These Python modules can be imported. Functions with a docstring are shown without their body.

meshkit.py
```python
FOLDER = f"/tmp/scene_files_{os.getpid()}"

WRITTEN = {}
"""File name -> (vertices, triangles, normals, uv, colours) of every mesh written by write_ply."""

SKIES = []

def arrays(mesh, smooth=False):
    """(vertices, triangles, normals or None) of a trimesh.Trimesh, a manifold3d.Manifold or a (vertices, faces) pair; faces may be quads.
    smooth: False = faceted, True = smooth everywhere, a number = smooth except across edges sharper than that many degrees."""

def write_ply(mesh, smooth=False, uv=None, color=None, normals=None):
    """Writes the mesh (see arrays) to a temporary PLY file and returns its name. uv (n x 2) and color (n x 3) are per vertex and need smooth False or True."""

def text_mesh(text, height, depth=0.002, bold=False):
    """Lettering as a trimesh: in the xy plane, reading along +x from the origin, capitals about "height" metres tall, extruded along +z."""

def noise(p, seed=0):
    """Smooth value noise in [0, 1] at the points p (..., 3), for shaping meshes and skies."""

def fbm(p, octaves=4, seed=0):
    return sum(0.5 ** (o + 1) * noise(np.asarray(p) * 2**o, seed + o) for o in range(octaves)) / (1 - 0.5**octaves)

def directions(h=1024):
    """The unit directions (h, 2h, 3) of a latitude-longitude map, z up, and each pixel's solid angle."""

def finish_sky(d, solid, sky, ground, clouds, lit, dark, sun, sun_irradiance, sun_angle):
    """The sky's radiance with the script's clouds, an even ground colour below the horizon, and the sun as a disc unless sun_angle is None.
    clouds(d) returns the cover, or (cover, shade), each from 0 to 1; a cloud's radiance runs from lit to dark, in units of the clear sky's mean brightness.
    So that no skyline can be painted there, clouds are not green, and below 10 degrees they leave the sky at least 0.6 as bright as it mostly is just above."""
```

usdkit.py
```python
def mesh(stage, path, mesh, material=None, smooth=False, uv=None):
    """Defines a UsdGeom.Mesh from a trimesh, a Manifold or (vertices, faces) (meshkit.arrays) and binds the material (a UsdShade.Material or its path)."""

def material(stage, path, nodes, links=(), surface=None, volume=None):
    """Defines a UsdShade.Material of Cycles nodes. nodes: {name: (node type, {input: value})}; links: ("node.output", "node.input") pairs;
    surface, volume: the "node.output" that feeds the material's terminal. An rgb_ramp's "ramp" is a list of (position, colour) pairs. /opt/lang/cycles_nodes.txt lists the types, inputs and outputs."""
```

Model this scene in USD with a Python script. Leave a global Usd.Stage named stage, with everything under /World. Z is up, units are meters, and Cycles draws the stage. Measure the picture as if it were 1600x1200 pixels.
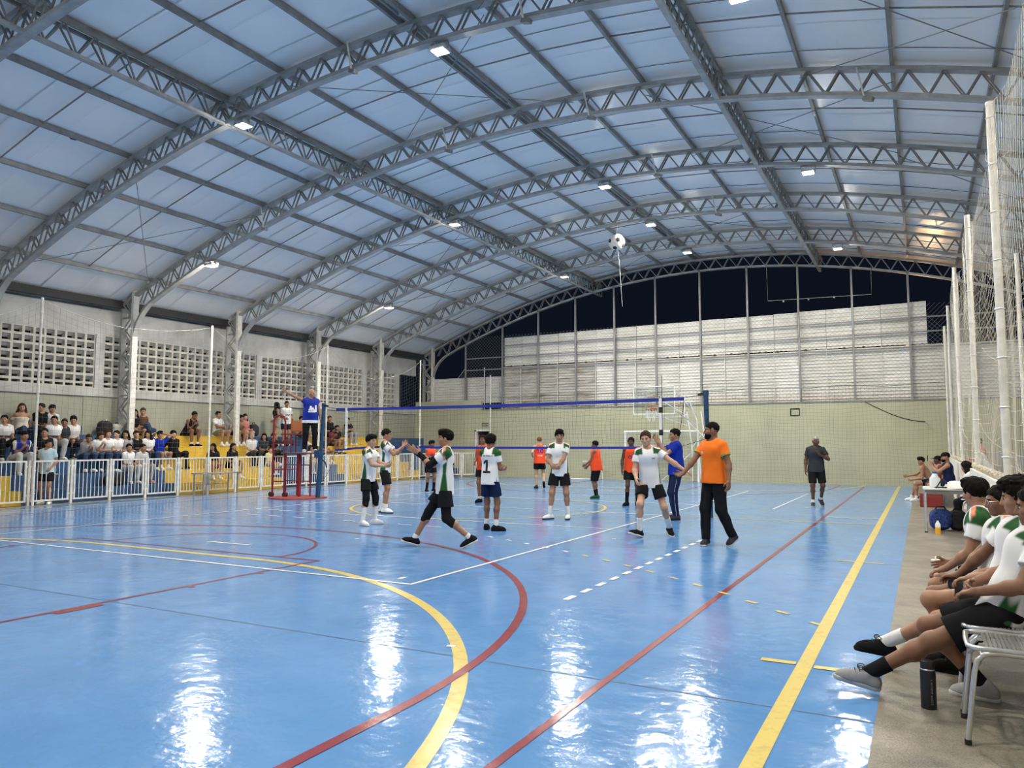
import math, random
import numpy as np, trimesh, usdkit, meshkit
from pxr import Usd, UsdGeom, UsdLux, UsdShade, Gf, Sdf, Vt
random.seed(7); RNG = np.random.RandomState(7)
stage = Usd.Stage.CreateInMemory()
UsdGeom.SetStageUpAxis(stage, 'Z'); UsdGeom.SetStageMetersPerUnit(stage, 1.0)
UsdGeom.Xform.Define(stage, '/World'); UsdGeom.Scope.Define(stage, '/World/Looks')

# ------------------------------------------------------------------ camera, sky, exposure
F_PX, YAW, PITCH, ROLL = 1188.25, 0.4934, 0.0778, 0.0003
CAM = np.array([9.3807, -15.7882, 1.5097])
cam = UsdGeom.Camera.Define(stage, '/World/camera')
cam.CreateHorizontalApertureAttr(36.0); cam.CreateVerticalApertureAttr(27.0)
cam.CreateFocalLengthAttr(36.0 * F_PX / 1600)
cam.CreateClippingRangeAttr(Gf.Vec2f(0.05, 400))
cam.CreateExposureAttr(0.05)
_f = np.array([-math.sin(YAW) * math.cos(PITCH), math.cos(YAW) * math.cos(PITCH), math.sin(PITCH)])
_r = np.array([math.cos(YAW), math.sin(YAW), 0]); _u = np.cross(_r, _f)
_r, _u = math.cos(ROLL) * _r + math.sin(ROLL) * _u, -math.sin(ROLL) * _r + math.cos(ROLL) * _u
cam.AddTransformOp().Set(Gf.Matrix4d(*_r, 0, *_u, 0, *(-_f), 0, *CAM, 1))
dome = UsdLux.DomeLight.Define(stage, '/World/night_sky')      # night: barely any light outside
dome.CreateColorAttr(Gf.Vec3f(0.35, 0.5, 1.0)); dome.CreateIntensityAttr(0.0035)
LAMP = 1750.0          # radiance of the hall's LED floodlights
STREET = 260.0        # warm lamp outside, behind the far gable

# ------------------------------------------------------------------ helpers
_used = {}
def numbered(parent, name):
    n = _used.get((parent, name), 0); _used[(parent, name)] = n + 1
    return f'{parent}/{name}' + (f'_{n:03d}' if n else '')
def tag(prim, label=None, cat=None, group=None, kind=None):
    for k, v in (('label', label), ('category', cat), ('group', group), ('kind', kind)):
        if v: prim.SetCustomDataByKey(k, v)
    return prim
def thing(name, label=None, cat=None, loc=(0, 0, 0), rz=0, group=None, kind=None):
    x = UsdGeom.Xform.Define(stage, numbered('/World', name))
    x.AddTranslateOp().Set(Gf.Vec3d(*map(float, loc)))
    x.AddRotateZOp().Set(float(rz))
    return tag(x.GetPrim(), label, cat, group, kind)
def place(src, name, label, cat, loc, rz=0, group=None, sx=None):
    p = thing(name, label, cat, loc, rz, group)
    p.GetReferences().AddInternalReference(src.GetPath()); p.SetInstanceable(True)
    return p
def obj(name, mesh, mat, parent=None, smooth=False, label=None, cat=None, group=None, kind=None, col=None):
    path = numbered(str(parent.GetPath()) if parent else '/World', name)
    m = usdkit.mesh(stage, path, mesh, mat, smooth)
    if col is not None:
        UsdGeom.PrimvarsAPI(m).CreatePrimvar('tint', Sdf.ValueTypeNames.Color3fArray, 'vertex').Set(Vt.Vec3fArray.FromNumpy(np.asarray(col, np.float32)))
    return tag(m.GetPrim(), label, cat, group, kind)
def curves(name, lines, width, mat, parent=None, **kw):
    path = numbered(str(parent.GetPath()) if parent else '/World', name)
    c = UsdGeom.BasisCurves.Define(stage, path)
    c.CreateTypeAttr('linear'); c.CreateCurveVertexCountsAttr([len(l) for l in lines])
    c.CreatePointsAttr(Vt.Vec3fArray.FromNumpy(np.vstack(lines).astype(np.float32)))
    c.CreateWidthsAttr([float(width)]); c.SetWidthsInterpolation('constant')
    UsdShade.MaterialBindingAPI.Apply(c.GetPrim()).Bind(mat)
    return tag(c.GetPrim(), **kw)
class MB:
    """collects pieces into one mesh"""
    def __init__(s): s.v, s.f, s.n = [], [], 0
    def add(s, v, f):
        v = np.asarray(v, float); f = np.asarray(f, int)
        if f.shape[1] == 4: f = np.vstack([f[:, [0, 1, 2]], f[:, [0, 2, 3]]])
        s.v.append(v); s.f.append(f + s.n); s.n += len(v); return s
    def tm(s, m): return s.add(m.vertices, m.faces)
    def box(s, lo, hi):
        (a, b, c), (d, e, g) = lo, hi
        v = [(a, b, c), (d, b, c), (d, e, c), (a, e, c), (a, b, g), (d, b, g), (d, e, g), (a, e, g)]
        return s.add(v, BOXF)
    def bar(s, p, q, w, d=None, up=(0, 0, 1)):
        """rectangular bar from p to q; w across, d along 'up'"""
        p, q = np.asarray(p, float), np.asarray(q, float); d = d or w
        a = q - p; a /= np.linalg.norm(a); u = np.asarray(up, float)
        if abs(a @ u) > .98: u = np.array([0, 1., 0])
        x = np.cross(a, u); x /= np.linalg.norm(x); y = np.cross(x, a)
        v = [e + i * x * w / 2 + j * y * d / 2 for e in (p, q) for i, j in ((-1, -1), (1, -1), (1, 1), (-1, 1))]
        return s.add(v, BOXF)
    def tube(s, pts, r, n=8, closed=False):
        pts = np.asarray(pts, float); m = len(pts)
        t = np.gradient(pts, axis=0) if not closed else np.roll(pts, -1, 0) - np.roll(pts, 1, 0)
        t /= np.maximum(np.linalg.norm(t, axis=1, keepdims=True), 1e-9)
        r = np.broadcast_to(r, m)
        u = np.cross(t[0], [0, 0, 1.]) if abs(t[0][2]) < .9 else np.cross(t[0], [1., 0, 0])
        ring = []
        for i in range(m):
            u = u - t[i] * (u @ t[i]); u /= np.linalg.norm(u); w = np.cross(t[i], u)
            a = np.arange(n) * 2 * np.pi / n
            ring.append(pts[i] + r[i] * (np.cos(a)[:, None] * u + np.sin(a)[:, None] * w))
        v = np.vstack(ring); f = []
        for i in range(m if closed else m - 1):
            j = (i + 1) % m
            for k in range(n):
                l = (k + 1) % n; f.append((i * n + k, i * n + l, j * n + l, j * n + k))
        s.add(v, f)
        if not closed:
            for i, o in ((0, 1), (m - 1, -1)):
                c = [(i * n, i * n + k + 1, i * n + k)[::o] for k in range(1, n - 1)]
                s.f.append(np.array(c) + s.n - len(v))
        return s
    def cyl(s, p, q, r, n=12, r2=None): return s.tube([p, q], [r, r if r2 is None else r2], n)
    def lathe(s, prof, c=(0, 0, 0), n=20):
        prof = np.asarray(prof, float); a = np.arange(n) * 2 * np.pi / n
        v = np.vstack([np.stack([r * np.cos(a), r * np.sin(a), np.full(n, z)], 1) for r, z in prof]) + c
        f = [(i * n + k, i * n + (k + 1) % n, (i + 1) * n + (k + 1) % n, (i + 1) * n + k) for i in range(len(prof) - 1) for k in range(n)]
        return s.add(v, f)
    def mesh(s): return np.vstack(s.v), np.vstack(s.f)
BOXF = np.array([(0, 3, 2, 1), (4, 5, 6, 7), (0, 1, 5, 4), (1, 2, 6, 5), (2, 3, 7, 6), (3, 0, 4, 7)])
def rbox(lo, hi, r, seg=2):
    """box with rounded vertical and horizontal edges"""
    import manifold3d as m3
    lo, hi = np.asarray(lo, float) + r, np.asarray(hi, float) - r
    s = m3.Manifold.sphere(r, 4 * seg)
    return m3.Manifold.batch_hull([s.translate(tuple(np.where(c, hi, lo))) for c in np.ndindex(2, 2, 2)])

# ------------------------------------------------------------------ materials
_mats = {}
def mat(name, col, rough=.5, metal=0, var=0., scale=6., spec=.5, bump=0., bscale=60., emit=0):
    if name in _mats: return _mats[name]
    nodes = {'p': ('principled_bsdf', dict(base_color=col, roughness=rough, metallic=metal, specular_ior_level=spec)), 'g': ('geometry', {})}
    links = []
    if var:
        nodes['n'] = ('noise_texture', dict(scale=scale, detail=5.0, roughness=.62))
        lo = tuple(c * (1 - var) for c in col); hi = tuple(min(1, c * (1 + var * .6)) for c in col)
        nodes['r'] = ('rgb_ramp', dict(ramp=[(.3, lo), (.7, hi)]))
        links += [('g.position', 'n.vector'), ('n.fac', 'r.fac'), ('r.color', 'p.base_color')]
    if bump:
        nodes['bn'] = ('noise_texture', dict(scale=bscale, detail=3.0))
        nodes['b'] = ('bump', dict(strength=bump, distance=.01))
        links += [('g.position', 'bn.vector'), ('bn.fac', 'b.height'), ('b.normal', 'p.normal')]
    if emit: nodes['p'][1].update(emission_color=col, emission_strength=emit)
    _mats[name] = usdkit.material(stage, '/World/Looks/' + name, nodes, links, 'p.BSDF')
    return _mats[name]
def raw(name, nodes, links, surf):
    _mats[name] = usdkit.material(stage, '/World/Looks/' + name, nodes, links, surf); return _mats[name]
STEEL = mat('galvanised_steel', (.25, .25, .245), .5, .1, .3, 3)
STEEL_L = mat('painted_truss_chord', (.37, .37, .36), .5, .05, .25, 4)
WHITE = mat('white_enamel', (.80, .79, .75), .35)
WHITE_D = mat('white_worn_enamel', (.72, .70, .64), .45, 0, .2, 8)
ALU = mat('aluminium', (.72, .72, .71), .28, .9)
BLACK = mat('black_rubber', (.012, .012, .013), .6)
BLUE_P = mat('dark_blue_paint', (.012, .055, .13), .35)
RED_P = mat('dark_red_paint', (.22, .012, .025), .4)
PLASTER = mat('white_plaster', (.45, .445, .425), .85, 0, .25, 1.3)
PALE_GREEN = mat('pale_green_paint', (.33, .335, .265), .6, 0, .12, .9)
CONCRETE_B = mat('breeze_block_concrete', (.50, .48, .43), .9, 0, .2, 5)
DARK_IN = mat('dark_opening', (.03, .03, .03), .9)
raw('roof_sheet', {'g': ('geometry', {}), 'n': ('noise_texture', dict(scale=.5, detail=4.0)), 'r': ('rgb_ramp', dict(ramp=[(.3, (.80, .81, .81)), (.7, (.88, .88, .88))])),
    'p': ('principled_bsdf', dict(roughness=.32, specular_ior_level=.5)), 'bn': ('noise_texture', dict(scale=1.4, detail=2.0)), 'b': ('bump', dict(strength=.35, distance=.03))},
    [('g.position', 'n.vector'), ('n.fac', 'r.fac'), ('r.color', 'p.base_color'), ('g.position', 'bn.vector'), ('bn.fac', 'b.height'), ('b.normal', 'p.normal')], 'p.BSDF')
raw('blue_court_paint', {'g': ('geometry', {}),
    'n': ('noise_texture', dict(scale=.55, detail=6.0, roughness=.6)), 'r': ('rgb_ramp', dict(ramp=[(.28, (.09, .24, .52)), (.5, (.108, .27, .565)), (.75, (.135, .305, .60))])),
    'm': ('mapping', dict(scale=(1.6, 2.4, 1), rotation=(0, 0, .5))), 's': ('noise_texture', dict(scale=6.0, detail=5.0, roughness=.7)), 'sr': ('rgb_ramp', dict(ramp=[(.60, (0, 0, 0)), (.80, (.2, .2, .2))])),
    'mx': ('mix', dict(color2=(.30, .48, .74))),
    'rn': ('noise_texture', dict(scale=3.0, detail=4.0)), 'rr': ('map_range', dict(from_min=.3, from_max=.7, to_min=.09, to_max=.18)),
    'bn': ('noise_texture', dict(scale=7.0, detail=3.0, roughness=.5)), 'b': ('bump', dict(strength=.36, distance=.014)),
    'p': ('principled_bsdf', dict(specular_ior_level=.38))},
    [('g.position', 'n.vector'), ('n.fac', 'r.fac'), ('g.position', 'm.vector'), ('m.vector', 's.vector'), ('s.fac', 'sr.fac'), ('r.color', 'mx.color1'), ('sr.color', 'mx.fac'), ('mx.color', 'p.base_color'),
     ('g.position', 'rn.vector'), ('rn.fac', 'rr.value'), ('rr.result', 'p.roughness'), ('g.position', 'bn.vector'), ('bn.fac', 'b.height'), ('b.normal', 'p.normal')], 'p.BSDF')
raw('concrete_strip', {'g': ('geometry', {}), 'm': ('mapping', dict(scale=(1, 1.25, 1), rotation=(0, 0, .3))), 'n': ('noise_texture', dict(scale=2.0, detail=8.0, roughness=.75)), 'r': ('rgb_ramp', dict(ramp=[(.3, (.095, .083, .064)), (.5, (.185, .165, .13)), (.72, (.28, .255, .205))])),
    's': ('voronoi_texture', dict(scale=95.0)), 'sr': ('rgb_ramp', dict(ramp=[(.0, (.45, .45, .45)), (.55, (1.15, 1.15, 1.15))])), 'mx': ('mix', dict(mix_type='multiply', fac=.9)),
    'b': ('bump', dict(strength=.25, distance=.004)), 'p': ('principled_bsdf', dict(roughness=.42))},
    [('g.position', 'm.vector'), ('m.vector', 'n.vector'), ('n.fac', 'r.fac'), ('g.position', 's.vector'), ('s.distance', 'sr.fac'), ('r.color', 'mx.color1'), ('sr.color', 'mx.color2'), ('mx.color', 'p.base_color'), ('s.distance', 'b.height'), ('b.normal', 'p.normal')], 'p.BSDF')
def line_paint(name, col):
    return raw(name, {'g': ('geometry', {}), 'n': ('noise_texture', dict(scale=9.0, detail=6.0, roughness=.7)), 'r': ('rgb_ramp', dict(ramp=[(.28, tuple(c * .72 for c in col)), (.5, col)])),
        'bn': ('noise_texture', dict(scale=5.0, detail=4.0)), 'b': ('bump', dict(strength=.2, distance=.012)), 'p': ('principled_bsdf', dict(roughness=.22))},
        [('g.position', 'n.vector'), ('n.fac', 'r.fac'), ('r.color', 'p.base_color'), ('g.position', 'bn.vector'), ('bn.fac', 'b.height'), ('b.normal', 'p.normal')], 'p.BSDF')
line_paint('white_line', (.80, .82, .82)); line_paint('yellow_line', (.66, .52, .13)); line_paint('red_line', (.24, .032, .04))
raw('dirty_sheet', {'g': ('geometry', {}), 'm': ('mapping', dict(scale=(1, 1, 4.5))), 'n': ('noise_texture', dict(scale=1.1, detail=6.0, roughness=.72)), 'r': ('rgb_ramp', dict(ramp=[(.34, (.20, .16, .12)), (.5, (.50, .48, .43)), (.66, (.62, .60, .55))])), 'p': ('principled_bsdf', dict(roughness=.5))},
    [('g.position', 'm.vector'), ('m.vector', 'n.vector'), ('n.fac', 'r.fac'), ('r.color', 'p.base_color')], 'p.BSDF')
SHEETS = [mat('panel_sheet_%s' % n, c, .42, 0, .16, 2.2) for n, c in zip('abc', [(.74, .73, .68), (.69, .68, .63), (.78, .77, .73)])]
# ------------------------------------------------------------------ shell geometry
TRUSS_Y = [-17.1 + 4 * i for i in range(9)]              # -17.1 ... 14.9
XC = 2.0
def zb(x): return 8.55 - (x - XC) ** 2 / 57.2             # underside of the arches
def zt(x): return 9.0 - (x - XC) ** 2 / 60.0              # top chord
def zr(x): return 9.14 - (x - XC) ** 2 / 60.0             # roof sheet
PURLIN_X = [1.5 + 1.53 * k for k in range(-8, 9)]
XL, XR, YF, YB = -12.3, 16.0, 14.6, -17.5
# floor
floor = obj('floor', MB().box((XL - .2, YB, -.2), (9.1, YF + .1, 0)).mesh(), _mats['blue_court_paint'], kind='structure', label='glossy blue painted sports court floor')
obj('floor', MB().box((9.1, YB, -.2), (XR, YF + .1, .004)).mesh(), _mats['concrete_strip'], kind='structure', label='rough grey concrete strip beside the blue court')
# --- painted lines, children of the floor
LZ = .0025
def strip(pts, w, mat_, name, label, z=LZ):
    pts = np.asarray(pts, float)
    t = np.gradient(pts, axis=0); t /= np.linalg.norm(t, axis=1, keepdims=True)
    nrm = np.stack([-t[:, 1], t[:, 0]], 1) * w / 2
    a, b = pts + nrm, pts - nrm; n = len(pts)
    v = np.vstack([np.c_[a, np.full(n, z)], np.c_[b, np.full(n, z)]])
    f = [(n + i, n + i + 1, i + 1, i) for i in range(n - 1)]
    return obj(name, (v, f), mat_, floor, label=label)
def arc(c, r, a0, a1, n=48):
    a = np.radians(np.linspace(a0, a1, n)); return np.stack([c[0] + r * np.cos(a), c[1] + r * np.sin(a)], 1)
WL, YL, RL = _mats['white_line'], _mats['yellow_line'], _mats['red_line']
VX = (-4.2, 4.5)
for x in VX: strip([(x, -9), (x, 0), (x, 9)], .05, WL, 'volleyball_line', 'white volleyball court sideline', .0045)
for y, l in ((-9, 'end line'), (-3, 'attack line'), (0, 'centre line'), (3, 'attack line'), (9, 'end line')):
    strip([(VX[0] - .025, y), (0, y), (VX[1] + .025, y)], .05, WL, 'volleyball_line', 'white volleyball ' + l, .005)
for x in (8.62, -8.62): strip([(x, -14.5), (x, 0), (x, 14.45)], .10, YL, 'sideline', 'yellow futsal sideline')
strip([(-8.6, 14.42), (8.6, 14.42)], .06, YL, 'goal_line', 'yellow goal line'); strip([(-8.6, -14.5), (8.6, -14.5)], .1, YL, 'goal_line', 'yellow goal line')
for s in (-1, 1):
    g = np.vstack([arc((1.5, 0), 6, 0, 90), arc((-1.5, 0), 6, 90, 180)]); g[:, 1] = s * (14.5 - g[:, 1])
    strip(g, .10, YL, 'goal_area_line', 'yellow goal area arc')
    tp = np.vstack([[(6.7, -2.0), (6.7, -.05)], arc((0, 0), 6.7, 0, 180, 72), [(-6.7, -.05), (-6.7, -2.0)]]); tp[:, 1] = s * (12.25 - tp[:, 1])
    strip(tp, .075, RL, 'three_point_line', 'dark red basketball three point arc', .0035)
    for x in (-2.47, 2.47): strip([(x, s * 14.5), (x, s * 8.22)], .05, RL, 'key_line', 'dark red basketball key side line', .003)
    strip([(-2.5, s * 8.22), (2.5, s * 8.22)], .05, RL, 'free_throw_line', 'dark red free throw line', .003)
    strip(arc((0, s * 8.22), 1.8, 0, -s * 180), .05, RL, 'free_throw_arc', 'dark red free throw circle', .003)
    for x in (-2.47, 2.47):
        sg = -1 if x < 0 else 1
        strip([(x + sg * .06, s * 11.65), (x + sg * .06, s * 11.2)], .13, RL, 'key_block', 'dark red key block', .0032)
        for y in (10.2, 9.25): strip([(x, s * y), (x + sg * .12, s * y)], .05, RL, 'key_tick', 'dark red key tick', .0032)
    strip([(-.38, s * 7.55), (.56, s * 7.55)], .06, WL, 'penalty_mark', 'white penalty line', .004)
    strip([(4.18, s * 9.0 - .35 * s), (4.18, s * 9.0 - .22 * s)], .05, WL, 'corner_tick', 'short white tick')
for x in (7.55, -7.55): strip([(x, -14), (x, 0), (x, 13.4)], .055, RL, 'basketball_line', 'dark red basketball sideline', .003)
strip([(-7.55, 13.4), (7.55, 13.4)], .05, RL, 'basketball_line', 'dark red basketball end line', .003)
strip(np.vstack([arc((0, 0), 3, 0, 360, 80)]), .07, YL, 'centre_circle', 'yellow centre circle', .004)
strip([(-8.6, 0), (8.6, 0)], .05, YL, 'halfway_line', 'yellow halfway line', .0038)
for i in range(14):
    y = -8.95 + .41 * i; strip([(6.29, y), (6.29, y + .22)], .065, WL, 'dash', 'short white dash of the coaching line', .004)
for i in range(20):
    y = 2.6 + .3 * i; strip([(6.31, y), (6.31, y + .27)], .05, WL, 'dash', 'short white dash of the coaching line', .004)
u0, u1 = np.array([3.2, -5.0]), np.array([8.55, -8.85])
for k in range(15):                                                     # nine-metre dashes curving to the sideline
    t = k / 14; p = u0 + (u1 - u0) * t + np.array([.25, .22]) * math.sin(math.pi * t); d = (u1 - u0) / np.linalg.norm(u1 - u0)
    strip([p - d * .075, p + d * .075], .05, YL if k > 4 else WL, 'dash', 'short yellow dash of the nine metre line', .004)
for k in range(9):
    p = np.array([-3.4 + .68 * k, -4.0 - .02 * k]) if k < 9 else None
    strip([p, p + (.32, -.012)], .045, WL, 'dash', 'short white dash', .004)
for x0, x1, y in ((8.33, 8.56, -10.14), (8.68, 9.0, -10.17)): strip([(x0, y), (x1, y)], .075, YL, 'bench_tick', 'short yellow bench tick', .004)
strip([(8.36, -5.0), (8.9, -5.05)], .05, YL, 'bench_tick', 'short pale bench tick', .004)
strip([(7.6, 1.2), (8.6, 1.2)], .05, WL, 'bench_tick', 'short white bench line', .004)
for x, y in ((5.0, -4.3), (1.4, -6.2), (6.2, -10.9), (-2.4, -10.6), (6.9, 3.4), (-5.2, -11.9)):
    strip([(x, y), (x + .06, y + .02)], .05, WL, 'tape_scrap', 'scrap of white tape', .004)
# expansion joints cut across the court: thin dark sealed strips
JN = mat('joint_sealant', (.05, .12, .22), .5)
for y in (-11.0, -4.95, 1.2, 7.4): strip([(-9.4, y), (9.1, y - .12)], .012, JN, 'expansion_joint', 'thin dark joint across the court', .002)

# ------------------------------------------------------------------ walls
wl = thing('wall_left', 'white left wall of the sports hall with pierced concrete blocks', kind='structure')
obj('lower_wall', MB().box((XL - .2, YB, 0), (XL, YF, 2.9)).mesh(), PALE_GREEN, wl, label='pale grey green lower wall')
obj('ledge', MB().box((XL - .2, YB, 2.9), (XL + .06, YF, 3.15)).mesh(), PLASTER, wl, label='white concrete ledge')
obj('upper_wall', MB().box((XL - .2, YB, 4.77), (XL, YF, 5.56)).mesh(), PLASTER, wl, label='grey white plaster band under the eaves')
PIL = [-14.0, -7.85, -1.65, 4.6, 10.72, 13.1]
for y in PIL: obj('pilaster', MB().box((XL - .2, y - .14, 3.15), (XL + .03, y + .14, 4.77)).mesh(), PLASTER, wl)
for y in (-1.65, 4.6, 10.72): obj('pilaster', MB().box((XL - .1, y - .45, 1.75), (XL + .02, y + .45, 2.9)).mesh(), PALE_GREEN, wl, label='slightly proud grey green wall panel')
blk, far_blocks = [], MB()
PB, PH = .30, .246
def block(mb, y0, z0, z1, w=PB):
    """a pierced block: four walls around a hole and a slanting weather blade inside"""
    x0, x1, t = XL - .16, XL - .01, .035
    y1 = y0 + w
    mb.box((x0, y0, z0), (x1, y0 + t, z1)); mb.box((x0, y1 - t, z0), (x1, y1, z1))
    mb.box((x0, y0 + t, z0), (x1, y1 - t, z0 + t)); mb.box((x0, y0 + t, z1 - t), (x1, y1 - t, z1))
    if z1 - z0 > .2: mb.add([(x1 - .02, y0 + t, z1 - t), (x1 - .02, y1 - t, z1 - t), (x0, y1 - t, z0 + .125), (x0, y0 + t, z0 + .125), (x1 - .02, y0 + t, z1 - t - .02), (x1 - .02, y1 - t, z1 - t - .02), (x0 + .01, y1 - t, z0 + .11), (x0 + .01, y0 + t, z0 + .11)],
            [(0, 1, 2, 3), (7, 6, 5, 4), (3, 2, 6, 7)])
count = 0
for a, b in zip(PIL[:-1], PIL[1:]):
    n = int(round((b - a - .28) / PB)); w = (b - a - .28) / n
    for c in range(n):
        y = a + .14 + c * w
        for r in range(7):
            z0 = 3.15 + (0 if r == 0 else .144 + (r - 1) * PH); z1 = 3.15 + .144 + r * PH if r else 3.15 + .144
            z1 = min(z1, 4.77)
            if y > -5.4 and count < 300:
                m = MB(); block(m, y, z0, z1, w); obj('breeze_block', m.mesh(), CONCRETE_B, wl); count += 1
            else: block(far_blocks, y, z0, z1, w)
obj('distant_breeze_blocks', far_blocks.mesh(), CONCRETE_B, wl, kind='stuff', label='smaller far pierced concrete blocks')
obj('wall_left', MB().box((XL - .9, YB, 2.8), (XL - .85, YF, 4.9)).mesh(), mat('dark_outer_wall', (.035, .035, .035), .9), kind='structure', label='dim outer wall seen through the pierced blocks')
# far wall
wf = thing('wall_far', 'pale green far wall with white corrugated sheets above', kind='structure')
obj('lower_wall', MB().box((XL - .2, YF, 0), (-8.85, YF + .2, 3.05)).box((-8.85, YF, 2.1), (-8.1, YF + .2, 3.05)).box((-8.1, YF, 0), (XR, YF + .2, 3.05)).box((XL, YF + .01, 3.05), (-8.6, YF + .2, 3.5)).mesh(), mat('pale_yellow_green_paint', (.46, .455, .31), .5, 0, .12, .8), wf, label='pale yellow green painted lower wall')
obj('cap_rail', MB().box((-8.6, YF - .03, 3.03), (XR, YF + .2, 3.08)).mesh(), STEEL, wf)
def sheet(x0, x1, z0, z1, m, y=YF + .42, pitch=.125):
    n = max(1, int(round((z1 - z0) / pitch))); p = (z1 - z0) / n; prof = []
    for i in range(n):
        zz = z0 + i * p
        prof += [(0, zz), (0, zz + p * .55), (-.03, zz + p * .68), (-.03, zz + p * .88)]
    prof.append((0, z1)); prof = np.array(prof); k = len(prof)
    v = np.vstack([np.c_[np.full(k, x), prof[:, 0] + y, prof[:, 1]] for x in (x0, x1)])
    f = [(i, k + i, k + i + 1, i + 1) for i in range(k - 1)]
    obj('corrugated_sheet', (v, f), m, wf)
GP = [-9.6, -7.6, -5.75, -3.92, -2.1, -.27, 1.6, 3.48, 5.38, 7.27, 9.13, 11.1, 13.0]
for i, (a, b) in enumerate(zip(GP[:-1], GP[1:])):
    for h in range(2):
        x0, x1 = a + (b - a) * h / 2 + .006, a + (b - a) * (h + 1) / 2 - .006
        dirty = -7.7 < x0 < -3.6
        zz = RNG.uniform(-.015, .015)
        if a < -7.7: sheet(x0, x1, 3.4, 4.62, SHEETS[1], YF + .42 + zz); continue
        sheet(x0, x1, 3.09, 5.04 + zz, _mats['dirty_sheet'] if dirty else SHEETS[RNG.randint(3)], YF + .42 + zz)
        if x0 < 9.0: sheet(x0, x1, 5.08, 6.5 + .012 * x0 + zz, SHEETS[RNG.randint(3)], YF + .46 + zz, .14)
sheet(9.14, 9.68, 5.08, 6.62, SHEETS[2], YF + .46, .14); sheet(-11.9, -9.62, 3.4, 4.62, SHEETS[1])
for x in GP: obj('gable_post', MB().box((x - .035, YF + .22, 3.05), (x + .035, YF + .29, zb(x) + .05)).mesh(), STEEL, wf)
for a, b in zip(GP[:-1], GP[1:]): obj('thin_post', MB().box(((a + b) / 2 - .015, YF + .3, 3.05), ((a + b) / 2 + .015, YF + .33, 5.05)).mesh(), WHITE_D, wf)
for z, x0 in ((5.5, -9.6), (6.02, -7.6), (4.95, -9.6)): obj('gable_rail', MB().box((x0, YF + .27, z - .025), (13.0, YF + .31, z + .025)).mesh(), STEEL, wf)
STAIN = mat('rust_bird_stain', (.06, .045, .03), .9)
for x in np.r_[np.arange(-7.2, 4, .62), 4.2, 4.5, 5.6, 6.9, 7.6]:
    obj('rust_spot', trimesh.creation.icosphere(1, .06).apply_scale((1.1, .5, .7)).apply_translation((x + RNG.uniform(-.1, .1), YF + .40, 5.06)), STAIN, wf)
# chain-link mesh in front of the sheets
cl = []
p_ = .16
for k in range(-40, 140):
    x0 = -9.6 + k * p_
    for s in (1, -1):
        a = np.array([x0, 3.1]); b = np.array([x0 + s * 3.4, 6.5])
        t0 = max(0, min(1, ((-9.6 if s > 0 else 13.0) - a[0]) / (b[0] - a[0]))) if (a[0] < -9.6 if s > 0 else a[0] > 13) else 0
        t1 = min(1, ((13.0 if s > 0 else -9.6) - a[0]) / (b[0] - a[0]))
        if t1 > t0:
            q0, q1 = a + (b - a) * t0, a + (b - a) * t1
            cl.append(np.array([(q0[0], YF + .24, q0[1]), (q1[0], YF + .24, q1[1])]))
curves('chain_link_mesh', cl, .006, STEEL, wf, kind='stuff', label='grey chain link mesh in front of the white sheets')
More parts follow.
